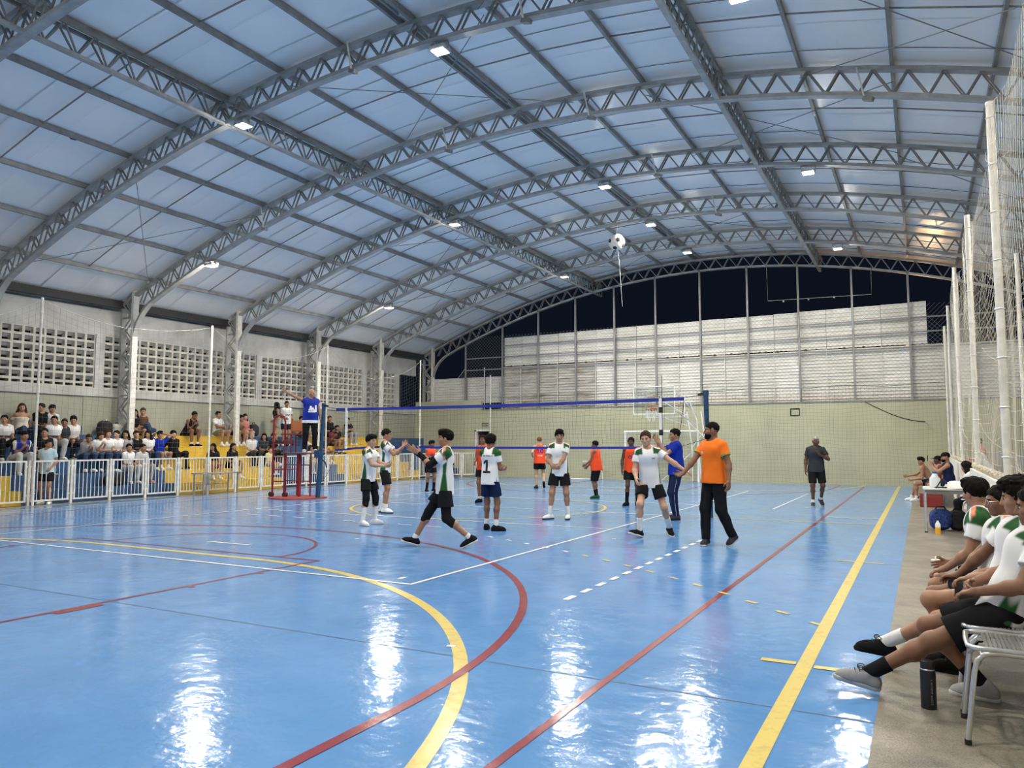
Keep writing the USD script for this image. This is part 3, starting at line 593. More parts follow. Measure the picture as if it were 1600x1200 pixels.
# ------------------------------------------------------------------ referee stand
rs = thing('referee_stand', 'dark red steel referee stand with ladder beside the left net post', 'referee stand', (-5.9, .1, 0))
obj('base_plate', MB().lathe([(0, .0), (.80, .0), (.80, .03), (.72, .04), (0, .04)], n=10).mesh(), mat('faded_red_plate', (.30, .055, .05), .5, 0, .2, 4), rs)
def ladder(x, s=1):
    z1 = 2.28
    for y in (-.22, .22): obj('ladder_upright', MB().tube([(x, y, .04), (x, y, z1 - .12), (x, y * .8, z1 - .03), (x, y * .5, z1), (x, 0, z1)], .024, 8).mesh(), RED_P, rs, smooth=40)
    for z in (.42, .8, 1.12, 1.45): obj('ladder_rung', MB().cyl((x, -.22, z), (x, .22, z), .016, 8).mesh(), RED_P, rs, smooth=40)
for (xa, ya_, z1) in ((-.75, -.18, 2.28), (-.36, -.18, 2.28)): pass
# ladder seen face on: uprights spread along x
for x in (-.76, -.32): obj('ladder_upright', MB().tube([(x, -.2, .04), (x, -.2, 2.1), (x + (.05 if x < -.5 else -.05), -.2, 2.25), (-.54, -.2, 2.29)], .025, 8).mesh(), RED_P, rs, smooth=40)
for z in (.45, .78, 1.13, 1.5): obj('ladder_rung', MB().cyl((-.76, -.2, z), (-.32, -.2, z), .016, 8).mesh(), RED_P, rs, smooth=40)
for x, y in ((-.2, .25), (.22, .25), (-.76, .3), (-.32, .3)): obj('leg', MB().cyl((x, y, .04), (x, y, 1.22), .022, 8).mesh(), RED_P, rs, smooth=40)
for z in (.45, .9): obj('cross_bar', MB().cyl((-.76, .3, z), (.22, .25, z), .014, 8).mesh(), RED_P, rs); 
for x in (-.76, -.32): obj('cross_bar', MB().cyl((x, -.2, .78), (x, .3, .78), .014, 8).mesh(), RED_P, rs)
obj('centre_column', MB().cyl((.05, 0, .04), (.05, 0, 1.2), .05, 12).mesh(), RED_P, rs, smooth=40)
obj('platform', rbox((-.34, -.32, 1.22), (.55, .32, 1.255), .012), mat('grey_red_platform', (.16, .06, .06), .6), rs)
obj('seat', rbox((-.48, -.22, 1.74), (.08, .22, 1.78), .012), RED_P, rs); obj('seat_post', MB().cyl((-.3, .2, 1.25), (-.3, .2, 1.75), .02, 8).cyl((0, .2, 1.25), (0, .2, 1.75), .02, 8).cyl((-.1, -.2, 1.25), (-.1, -.2, 1.75), .02, 8).mesh(), RED_P, rs)
obj('seat_back', rbox((-.5, .19, 1.85), (-.02, .22, 2.15), .012), mat('orange_brown_seat_board', (.42, .16, .055), .5), rs, label='orange brown back board')
for x in (-.46, -.06): obj('back_upright', MB().cyl((x, .2, 1.75), (x, .2, 2.2), .015, 6).mesh(), RED_P, rs)
for x in (-.8, -.28): obj('wheel', MB().cyl((x, -.24, .09), (x, -.16, .09), .075, 14).mesh(), mat('dark_wheel', (.08, .012, .015), .6), rs)
# ------------------------------------------------------------------ far end: goal, basketball tower, low frame
gl = thing('goal', 'white futsal goal with slack net at the far wall', 'goal', (.16, 13.95, 0))
for x in (-1.5, 1.5): obj('post', MB().cyl((x, 0, 0), (x, 0, 2.0), .045, 12).mesh(), WHITE, gl, smooth=40)
obj('crossbar', MB().cyl((-1.54, 0, 1.98), (1.54, 0, 1.98), .045, 12).mesh(), WHITE, gl, smooth=40)
for x in (-1.5, 1.5): obj('side_stay', MB().tube([(x, 0, 1.98), (x * .98, .28, 1.9), (x * .9, .55, .05)], .016, 6).mesh(), WHITE, gl)
LL = [np.array([(x, .05, 1.95), (x, .25, 1.3), (x, .5, .05)]) for x in np.arange(-1.45, 1.5, .12)] + [np.array([(-1.5, .05 + .45 * s, 1.95 - 1.9 * s), (1.5, .05 + .45 * s, 1.95 - 1.9 * s)]) for s in np.linspace(0, 1, 15)]
curves('goal_net', LL, .005, NETW, gl)
bt = thing('basketball_tower', 'white tubular basketball tower with clear backboard behind the goal', 'basketball hoop', (.4, 12.2, 0))
def wt(name, pts, r=.022, mt=WHITE): return obj(name, MB().tube(pts, r, 7).mesh(), mt, bt, smooth=40)
for z in (2.62, 3.66): wt('board_frame', [(-.75, 0, z), (.85, 0, z)])
for x in (-.75, .85): wt('board_frame', [(x, 0, 2.62), (x, 0, 3.66)])
wt('board_frame', [(-.3, .1, 2.5), (-.3, .1, 3.5)], .016); wt('board_frame', [(-.3, .1, 2.5), (1.2, .1, 2.5)], .016); wt('board_frame', [(1.2, .1, 2.5), (1.2, .1, 3.3)], .016)
glass = raw('clear_board', {'t': ('transparent_bsdf', dict(color=(.93, .95, .95))), 'g': ('glossy_bsdf', dict(roughness=.05)), 'f': ('fresnel', dict(IOR=1.45)), 'm': ('mix_closure', {})}, [('t.BSDF', 'm.closure1'), ('g.BSDF', 'm.closure2'), ('f.fac', 'm.fac')], 'm.closure')
obj('backboard', MB().box((-.73, -.006, 2.64), (.83, .006, 3.64)).mesh(), glass, bt)
m = MB().box((-.2, -.012, 2.88), (.3, -.008, 2.915)).box((-.2, -.012, 3.26), (.3, -.008, 3.295)).box((-.2, -.012, 2.88), (-.165, -.008, 3.295)).box((.265, -.012, 2.88), (.3, -.008, 3.295))
obj('target_square', m.mesh(), mat('orange_brown_line', (.30, .16, .08), .5), bt)
a = np.linspace(0, 2 * np.pi, 24, endpoint=False); obj('rim', MB().tube(np.stack([.05 + .225 * np.cos(a), -.3 + .225 * np.sin(a), np.full(24, 2.78)], 1), .012, 6, True).box((-.06, -.1, 2.74), (.16, 0, 2.84)).mesh(), mat('rusty_orange_rim', (.30, .09, .03), .5), bt)
LL = []
for i in range(12):
    for s in (1, -1):
        t = np.linspace(0, 1, 6); an = i * np.pi / 6 + s * t * .55; r = .225 - .1 * t
        LL.append(np.stack([.05 + r * np.cos(an), -.3 + r * np.sin(an), 2.77 - .42 * t], 1))
curves('hoop_net', LL, .007, WHITE, bt)
for x in (-.3, .85):
    wt('arm', [(x, .02, 2.75), (1.3 if x > 0 else .9, 1.5, 2.2)]); wt('arm', [(x, .02, 3.5), (1.3 if x > 0 else .9, 1.5, 2.6)])
for x in (.9, 1.45):
    wt('tower_leg', [(x, 1.5, 2.75), (x + .15, 1.6, 1.5), (x + .1, 1.8, 0.02)], .025)
wt('tower_leg', [(1.15, .6, 3.4), (1.42, 1.0, 2.4), (1.5, 1.2, .02)], .02); wt('tower_brace', [(.9, 1.5, 2.4), (1.6, 1.6, 1.7)], .016); wt('tower_brace', [(1.55, 1.6, 2.0), (1.0, 1.7, 1.3)], .016); wt('tower_brace', [(.95, 1.7, 1.1), (-.2, 1.75, .05)], .016)
sg = thing('training_goal', 'low white training goal frame at the far wall', 'goal frame', (-3.1, 14.0, 0))
obj('frame_tube', MB().tube([(-.7, 0, .02), (.45, 0, .02), (.45, 0, .75), (-.15, 0, .75)], .02, 7).mesh(), WHITE, sg); obj('frame_tube', MB().tube([(.45, 0, .75), (.62, .2, .5), (.65, .22, .02)], .02, 7).mesh(), WHITE, sg)
# ------------------------------------------------------------------ grey metal frame before the left fence
tf = thing('metal_table', 'bare grey metal table frame standing before the white fence', 'table', (-9.15, .1, 0))
for x, y in ((-.2, -.62), (.2, -.62), (-.2, .62), (.2, .62)): obj('leg', MB().cyl((x, y, 0), (x, y, .62), .02, 8).mesh(), STEEL, tf)
obj('top_frame', rbox((-.24, -.7, .61), (.24, .72, .645), .01), STEEL, tf); obj('brace', MB().cyl((-.2, -.62, .3), (-.2, .62, .3), .012, 6).mesh(), STEEL, tf)
# ------------------------------------------------------------------ aluminium chairs on the right
c0 = None
CHS = [(-11.02, 'empty aluminium slatted chair nearest the camera'), (-10.53, 'aluminium chair under the player with grey shoes'), (-10.06, 'aluminium chair under the player with an ear stud'), (-9.6, 'aluminium chair under the player with glasses'),
       (-9.14, 'aluminium chair under the player turned to the court'), (.75, 'aluminium chair under the scorer in black trousers')]
for y, l in CHS:
    if c0 is None:
        c0 = C = thing('chair', l, 'chair', (9.55, y, 0), 0)         # local x = backwards (away from the court)
        r = .0135
        def tb(name, pts, rr=r, mt=ALU, n=10): return obj(name, MB().tube(pts, rr, n).mesh(), mt, C, smooth=45)
        def rc(y0): return [(.40, y0, .475), (.09, y0, .48), (.03, y0 * .96, .48), (0, y0 * .8, .48)]
        a_ = rc(-.2); b_ = rc(.2)[::-1]; tb('seat_frame', a_ + [(-.005, 0, .48)] + b_)
        for s in (-1, 1):
            tb('front_leg', [(-.02, s * .212, 0.015), (.02, s * .205, .36), (.035, s * .2, .42), (.07, s * .2, .455), (.14, s * .2, .465), (.40, s * .2, .46)])
            tb('rear_leg', [(.50, s * .21, .015), (.42, s * .2, .46), (.47, s * .2, .82), (.49, s * .19, .86)])
            for p in ((-.02, s * .212), (.50, s * .21)): obj('foot', MB().cyl((p[0], p[1], 0), (p[0], p[1], .03), .017, 10).mesh(), BLACK, C)
        tb('back_top', [(.49, -.19, .86), (.5, -.1, .885), (.5, .1, .885), (.49, .19, .86)]); tb('front_stretcher', [(.015, -.205, .36), (.06, -.12, .42), (.06, .12, .42), (.015, .205, .36)], .009)
        for k in range(17): obj('seat_slat', MB().box((.075 + k * .0195, -.185, .476), (.087 + k * .0195, .185, .484)).mesh(), ALU, C)
        for k in range(7): obj('back_slat', MB().box((.455 + .004 * k, -.19, .55 + .042 * k), (.462 + .004 * k, .19, .57 + .042 * k)).mesh(), ALU, C)
        for yy in (-.06, .06): obj('seat_bearer', MB().box((.05, yy - .012, .465), (.40, yy + .012, .475)).mesh(), ALU, C)
        obj('rear_seat_bar', MB().cyl((.41, -.2, .468), (.41, .2, .468), .011, 8).mesh(), ALU, C)
    else: place(c0, 'chair', l, 'chair', (9.55 if y < 0 else 9.98, y, 0), 0)
# steel bottle on the concrete
bo = thing('bottle', 'matt black steel drinking bottle standing on the concrete by the shoes', 'bottle', (9.36, -10.72, 0))
obj('body', MB().lathe([(0, .0), (.036, .0), (.041, .006), (.041, .205), (.038, .218), (.0, .218)], n=28).mesh(), mat('matt_black', (.012, .012, .016), .35), bo, smooth=40)
obj('ring', MB().lathe([(.0355, .217), (.0375, .219), (.0375, .224), (.0355, .226)], n=28).mesh(), ALU, bo); obj('lid', MB().lathe([(.035, .222), (.037, .228), (.036, .262), (.03, .27), (0, .27)], n=28).mesh(), mat('matt_black', 0), bo, smooth=40)
GREYPRINT = mat('grey_print', (.26, .27, .27), .5)
def cyl_text(txt, h, r, ang, z0, name, par):
    t = meshkit.text_mesh(txt, h, .0004); v = np.array(t.vertices); w = v[:, 0]
    th = ang + (v[:, 1] - h * .4) / r; rr = r + .0004 + v[:, 2]
    obj(name, (np.stack([rr * np.cos(th), rr * np.sin(th), z0 - w], 1), t.faces), GREYPRINT, par)
cyl_text('X  EXTREME BASICS', .0105, .0411, -1.15, .175, 'side_print', bo)
# table with things at the far end of the right bench
TW = mat('table_top_white', (.62, .62, .58), .45)
tbl = thing('table', 'small white topped table with grey legs by the low wall', 'table', (9.74, -.6, 0))
obj('table_top', rbox((-.38, -.40, .72), (.34, .40, .75), .01), TW, tbl); obj('apron', MB().box((-.35, -.36, .66), (.31, .36, .72)).mesh(), STEEL, tbl)
for x, y in ((-.35, -.36), (-.35, .36), (.31, -.36), (.31, .36)): l_ = obj('leg', MB().cyl((x, y, .02), (x, y, .68), .024, 10).mesh(), ALU, tbl, smooth=40); obj('foot', MB().cyl((x, y, 0), (x, y, .025), .027, 10).mesh(), BLACK, tbl)
jg = thing('jug', 'clear plastic water jug on the white topped table', 'jug', (9.55, -.62, .752)); obj('body', MB().lathe([(0, 0), (.075, 0), (.085, .03), (.085, .15), (.05, .2), (.035, .24), (0, .24)], n=18).mesh(), mat('clear_plastic', (.72, .76, .80), .15, spec=.8), jg, smooth=40); obj('lid', MB().lathe([(0, .24), (.038, .24), (.038, .27), (0, .27)], n=14).mesh(), mat('blue_lid', (.03, .1, .4), .4), jg)
hp = thing('cap', 'white cap lying on the white topped table', 'cap', (9.84, -.82, .752)); e = trimesh.creation.icosphere(3, 1.0); v = np.array(e.vertices) * (.16, .13, .13); v[:, 2] = np.maximum(v[:, 2], 0)
obj('crown', (v, e.faces), mat('white_cotton', (.74, .73, .70), .9), hp, smooth=True); obj('brim', MB().lathe([(.1, .0), (.2, -.0), (.2, .012), (.1, .02)], (.06, 0, 0), 18).mesh(), mat('white_cotton', 0), hp)
cl_ = thing('towel', 'crumpled white towel at the back of the table', 'towel', (9.94, -.5, .752)); v = np.array(e.vertices) * (.14, .2, .05) + (0, 0, .045); v += .03 * (meshkit.noise(v * 14)[:, None] - .5); obj('cloth', (v, e.faces), mat('white_cotton', 0), cl_, smooth=True)
tp = thing('tripod', 'small black folding tripod on the white topped table', 'tripod', (9.66, -.84, .752))
for a_, b_ in (((-.1, -.05, 0), (0, 0, .16)), ((.12, -.05, 0), (0, 0, .16)), ((0, .1, 0), (0, 0, .16))): obj('leg', MB().bar(a_, b_, .016).mesh(), BLACK, tp)
obj('base_bar', MB().bar((-.12, -.06, .012), (.16, -.05, .012), .024, .02).mesh(), BLACK, tp)
cool = thing('cooler_box', 'dark red cooler box with paler lid beside the far bench', 'cooler', (9.52, 5.1, 0)); obj('body', rbox((-.24, -.2, 0), (.24, .2, .3), .03), mat('cooler_red', (.22, .018, .02), .45), cool); obj('lid', rbox((-.25, -.21, .295), (.25, .21, .345), .02), mat('cooler_lid', (.32, .10, .09), .45), cool); obj('handle', MB().tube([(-.255, -.1, .24), (-.275, -.08, .2), (-.275, .08, .2), (-.255, .1, .24)], .01, 6).mesh(), BLACK, cool)
def lump(name, lab, cat, loc, size, mt, seed, extra=None, rough=.25):
    t = thing(name, lab, cat, loc); e = trimesh.creation.icosphere(3, 1.0); v = np.array(e.vertices); n_ = np.sign(v) * np.abs(v) ** .7
    v = n_ * np.array(size) / 2; v = v * (1 + rough * (meshkit.fbm(v * 5 / max(size) + seed, 3, seed)[:, None] - .5)); v[:, 2] -= v[:, 2].min()
    obj('body', (v, e.faces), mt, t, smooth=True); w = size
    obj('strap', MB().tube([(-w[0] * .3, 0, w[2] * .85), (-w[0] * .15, 0, w[2] * 1.12), (w[0] * .15, 0, w[2] * 1.12), (w[0] * .3, 0, w[2] * .85)], .014, 6).mesh(), extra or BLACK, t)
    obj('pocket', rbox((-w[0] * .3, -w[1] * .54, w[2] * .15), (w[0] * .3, -w[1] * .3, w[2] * .55), .02), mt, t)
    return t
NAVY = mat('navy_fabric', (.012, .02, .075), .8); BLKF = mat('black_fabric', (.014, .014, .016), .85)
lump('sports_bag', 'blue patterned sports bag under the white topped table', 'bag', (9.62, -.42, .004), (.36, .3, .36), mat('blue_pattern_fabric', (.02, .05, .22), .8, 0, .9, 30), 3)
lump('sports_bag', 'black sports bag pushed under the back of the table', 'bag', (9.88, -.36, .004), (.3, .34, .34), BLKF, 5)
lump('backpack', 'black backpack lying on the top step by the first column', 'bag', (-11.95, -1.62, 1.75), (.34, .4, .42), BLKF, 8, WHITE); lump('sports_bag', 'grey white bag beside the black backpack on the top step', 'bag', (-11.98, -1.22, 1.75), (.26, .3, .34), mat('grey_white_fabric', (.45, .44, .40), .8), 9)
lump('backpack', 'black backpack on the top step right of the second column', 'bag', (-11.9, 4.05, 1.75), (.3, .36, .45), BLKF, 12); lump('backpack', 'dark backpack resting beside the woman in the black tee', 'bag', (-11.95, 8.45, 1.75), (.3, .3, .42), BLKF, 14)
lump('sports_bag', 'maroon sports bag on the step behind the seated pair', 'bag', (-11.5, 5.35, 1.4), (.3, .5, .3), mat('maroon_fabric', (.06, .012, .025), .8), 15)
lump('sports_bag', 'black bag on the blue step under the white shirted woman', 'bag', (-10.05, -2.55, .35), (.3, .55, .34), BLKF, 16)
ju = thing('juice_bottle', 'small bottle of yellow juice on the floor by the table', 'bottle', (9.56, -1.12, .004)); obj('juice', MB().lathe([(0, 0), (.04, 0), (.042, .02), (.042, .11), (0, .11)], n=16).mesh(), mat('yellow_juice', (.75, .42, .02), .2), ju, smooth=40); obj('neck', MB().lathe([(.042, .11), (.042, .16), (.018, .2), (.018, .22), (0, .22)], n=16).mesh(), mat('clear_plastic', 0), ju, smooth=40)
SLW = mat('white_foam', (.74, .73, .70), .6)
for i, (x, y, l) in enumerate(((9.56, -4.55, 'left'), (9.58, -4.75, 'right'))):
    s_ = thing('slide_sandal', f'{"farther" if i == 0 else "nearer"} white slide sandal of the pair on the floor', 'sandal', (x, y, .004), 92)
    obj('sole', rbox((-.05, -.14, 0), (.05, .14, .03), .014), SLW, s_); a = np.linspace(0, np.pi, 9)
    v = np.vstack([np.stack([.054 * np.cos(a), np.full(9, yy), .02 + .05 * np.sin(a)], 1) for yy in (.0, .09)]); obj('strap', (v, [(i_, i_ + 1, i_ + 10, i_ + 9) for i_ in range(8)]), SLW, s_); obj('print', MB().box((-.022, .02, .068), (.022, .07, .073)).mesh(), BLACK, s_)
# beyond the low wall on the right: spare chairs and a board
bd = thing('board', 'grey panel board leaning beyond the low wall', 'board', (12.2, 8.6, 0)); obj('panel', MB().box((-1.2, -.03, .35), (1.1, .03, 1.32)).mesh(), mat('grey_panel', (.40, .39, .39), .6), bd)
for x in (-1.1, 1.0): obj('leg', MB().box((x - .03, -.03, 0), (x + .03, .03, .36)).mesh(), STEEL, bd)
for i, (x, y) in enumerate(((11.1, -1.6), (11.5, -2.6), (11.2, -3.6), (11.0, -4.6), (11.75, -1.2))):
    place(c0, 'chair', ['first', 'second', 'third', 'fourth', 'last'][i] + ' spare aluminium chair in the row behind the low wall and white net', 'chair', (x, y, 0), 90 + 7 * i)
m = MB()
obj('roof_hole', MB().cyl((-6.29, -6.34, zr(-6.29) - .02), (-6.29, -6.34, zr(-6.29) + .0), .09, 14).mesh(), DARK_IN, ceil, label='small round dark hole cover in the roof')
# ------------------------------------------------------------------ people: distance fields turned into smooth skins
def smin(a, b, k):
    h = np.maximum(k - np.abs(a - b), 0) / k
    return np.minimum(a, b) - h * h * k * .25
def nrm(v): v = np.asarray(v, float); return v / max(np.linalg.norm(v), 1e-9)
class Field:
    """primitives: ('c', a, b, ra, rb, k, cuts) tapered capsule; ('e', centre, radii, axes, k, cuts) ellipsoid; ('f', a, b, ra, rb, axes, flat, k, cuts) flattened capsule"""
    def __init__(s, h): s.h, s.p, s.cuts, s.noise = h, [], [], None
    def c(s, a, b, ra, rb=None, k=.02, cuts=(), neg=False): s.p.append(('c', np.asarray(a, float), np.asarray(b, float), ra, ra if rb is None else rb, k, cuts, neg)); return s
    def e(s, c, r, ax=None, k=.02, cuts=(), neg=False): s.p.append(('e', np.asarray(c, float), np.asarray(r, float), np.eye(3) if ax is None else ax, None, k, cuts, neg)); return s
    def f(s, a, b, ra, rb, ax, flat, k=.02, cuts=(), neg=False): s.p.append(('f', np.asarray(a, float), np.asarray(b, float), ra, rb, k, cuts, neg, ax, flat)); return s
    def box(s, p):
        if p[0] == 'e': r = np.abs(p[3] * p[2][None]).sum(1) ; return p[1] - r, p[1] + r
        r = max(p[3], p[4]); return np.minimum(p[1], p[2]) - r, np.maximum(p[1], p[2]) + r
    def dist(s, p, P):
        if p[0] == 'e':
            q = (P - p[1]) @ p[3]; k0 = np.linalg.norm(q / p[2], axis=-1); k1 = np.linalg.norm(q / p[2] ** 2, axis=-1)
            d = k0 * (k0 - 1) / np.maximum(k1, 1e-6)
        else:
            a, b, ra, rb = p[1], p[2], p[3], p[4]; ba = b - a; pa = P - a; t = np.clip(pa @ ba / max(ba @ ba, 1e-9), 0, 1); q = pa - t[..., None] * ba
            if p[0] == 'f':
                ax, fl = p[8], p[9]; l = q @ ax; l = l * np.array([1, 1 / fl, 1]); d = (np.linalg.norm(l, axis=-1) - (ra + (rb - ra) * t)) * (.5 + .5 * fl)
            else: d = np.linalg.norm(q, axis=-1) - (ra + (rb - ra) * t)
        for o, n in p[6]: d = np.maximum(d, (P - o) @ n)
        return d
    def value(s, P):
        F = np.full(P.shape[:-1], 1.0)
        for p in s.p:
            d = s.dist(p, P); F = -smin(-F, d, p[5]) if p[7] else smin(F, d, p[5])
        for o, n in s.cuts: F = np.maximum(F, (P - o) @ n)
        return F + (s.noise(P) if s.noise else 0)
    def mesh(s):
        h = s.h; pos = [p for p in s.p if not p[7]]
        B = [s.box(p) for p in pos]; lo = np.min([b[0] for b in B], 0) - 2.5 * h; hi = np.max([b[1] for b in B], 0) + 2.5 * h
        n = np.ceil((hi - lo) / h).astype(int) + 1; F = np.full(n, 1.0, np.float32)
        ax = [lo[i] + h * np.arange(n[i]) for i in range(3)]
        for p in s.p:
            a, b = s.box(p); m = p[5] + 2.2 * h
            i0 = np.maximum(np.floor((a - m - lo) / h).astype(int), 0); i1 = np.minimum(np.ceil((b + m - lo) / h).astype(int) + 1, n)
            if (i1 <= i0).any(): continue
            sl = tuple(slice(i, j) for i, j in zip(i0, i1))
            P = np.stack(np.meshgrid(*[ax[i][sl[i]] for i in range(3)], indexing='ij'), -1)
            d = s.dist(p, P); F[sl] = -smin(-F[sl], d, p[5]) if p[7] else smin(F[sl], d, p[5])
        if s.cuts or s.noise:
            P = np.stack(np.meshgrid(*ax, indexing='ij'), -1)
            for o, nn in s.cuts: F = np.maximum(F, (P - o) @ nn)
            if s.noise: F = F + np.where(np.abs(F) < .08, s.noise(P), 0)
        return surface_net(F, lo, h)
CORN = np.array(list(np.ndindex(2, 2, 2))); EDG = [(a, b) for a in range(8) for b in range(a + 1, 8) if np.abs(CORN[a] - CORN[b]).sum() == 1]
def surface_net(F, lo, h):
    S = F < 0; n = np.array(F.shape)
    c = np.zeros(n - 1, np.int8)
    for o in CORN: c += S[o[0]:n[0] - 1 + o[0], o[1]:n[1] - 1 + o[1], o[2]:n[2] - 1 + o[2]]
    idx = np.argwhere((c > 0) & (c < 8))
    if not len(idx): return np.zeros((0, 3)), np.zeros((0, 3), int)
    V = np.stack([F[idx[:, 0] + o[0], idx[:, 1] + o[1], idx[:, 2] + o[2]] for o in CORN], 1)
    acc, cnt = np.zeros((len(idx), 3)), np.zeros(len(idx))
    for a, b in EDG:
        m = (V[:, a] < 0) != (V[:, b] < 0); t = V[:, a] / np.where(m, V[:, a] - V[:, b], 1); acc += np.where(m[:, None], CORN[a] + t[:, None] * (CORN[b] - CORN[a]), 0); cnt += m
    v = lo + h * (idx + acc / cnt[:, None])
    I = np.full(n - 1, -1, np.int32); I[tuple(idx.T)] = np.arange(len(idx)); out = []
    for ax in range(3):
        u, w = (ax + 1) % 3, (ax + 2) % 3
        sl0 = [slice(None)] * 3; sl1 = [slice(None)] * 3; sl0[ax] = slice(0, -1); sl1[ax] = slice(1, None)
        d = S[tuple(sl0)].astype(np.int8) - S[tuple(sl1)]; e = np.argwhere(d != 0); e = e[(e[:, u] > 0) & (e[:, w] > 0) & (e[:, u] < n[u] - 1) & (e[:, w] < n[w] - 1)]
        s = d[tuple(e.T)]; q = []
        for du, dw in ((-1, -1), (0, -1), (0, 0), (-1, 0)):
            f = e.copy(); f[:, u] += du; f[:, w] += dw; q.append(I[tuple(f.T)])
        q = np.stack(q, 1); q[s < 0] = q[s < 0][:, ::-1]; out.append(q)
    q = np.vstack(out); q = q[(q >= 0).all(1)]
    return v, np.vstack([q[:, [0, 1, 2]], q[:, [0, 2, 3]]])
def join(ms):
    n, V, Fc = 0, [], []
    for v, f in ms: V.append(v); Fc.append(np.asarray(f) + n); n += len(v)
    return np.vstack(V), np.vstack(Fc)
def rot(yaw=0, pitch=0, roll=0):
    """yaw about z (to the left), pitch nods forward (towards +y), roll leans to the right (+x)"""
    y, p, r = map(math.radians, (yaw, pitch, roll))
    Z = np.array([[math.cos(y), -math.sin(y), 0], [math.sin(y), math.cos(y), 0], [0, 0, 1]])
    X = np.array([[1, 0, 0], [0, math.cos(p), math.sin(p)], [0, -math.sin(p), math.cos(p)]])
    Y = np.array([[math.cos(r), 0, math.sin(r)], [0, 1, 0], [-math.sin(r), 0, math.cos(r)]])
    return Z @ X @ Y
def ik(a, t, l1, l2, hint):
    a, t = np.asarray(a, float), np.asarray(t, float); d = t - a; L = np.linalg.norm(d); L2 = min(max(L, abs(l1 - l2) + .02), (l1 + l2) * .999); d = d / max(L, 1e-6); t = a + d * L2
    x = (l1 * l1 - l2 * l2 + L2 * L2) / (2 * L2); h = np.asarray(hint, float); h = h - d * (h @ d); h = nrm(h)
    return a + d * x + h * math.sqrt(max(l1 * l1 - x * x, 0)), t
SKIN = {}
def skin(tone):
    cols = {'light': (.50, .30, .20), 'tan': (.36, .19, .115), 'brown': (.22, .105, .06), 'dark': (.11, .05, .03), 'pink': (.55, .30, .22)}
    return mat('skin_' + tone, cols[tone], .5, 0, .08, 25, .35)
_cl = {}
def cloth(c, nm=None):
    names = dict(white=(.74, .74, .74), black=(.013, .013, .015), navy=(.012, .02, .06), blue=(.012, .03, .30), orange=(.85, .16, .012), red=(.62, .06, .025), grey=(.32, .32, .33), lightgrey=(.5, .5, .5), paleblue=(.50, .64, .68), yellow=(.75, .62, .30),
                 jeans=(.035, .06, .12), camo=(.22, .19, .14), pink=(.62, .20, .18), brown=(.10, .05, .03), cream=(.62, .55, .48), charcoal=(.04, .042, .048), maroon=(.14, .02, .03), darkblue=(.02, .05, .14), green=(.02, .10, .03))
    return mat('cloth_' + c, names[c], .9, 0, .10, 18, .08)
HAIRC = dict(black=(.007, .0055, .0045), brown=(.045, .022, .012), lightbrown=(.14, .075, .035), grey=(.35, .34, .33))
def hairm(c): return mat('hair_' + c, HAIRC[c], .8, 0, .3, 60, .12)
EYEW = mat('eye_white', (.45, .42, .39), .3); IRIS = mat('dark_iris', (.015, .009, .006), .25); LIP = {}
PRINT = raw('printed_jersey', {'a': ('attribute', dict(attribute='tint')), 'p': ('principled_bsdf', dict(roughness=.8, specular_ior_level=.25))}, [('a.color', 'p.base_color')], 'p.BSDF')
SOLEW = mat('white_rubber_sole', (.66, .65, .62), .6)

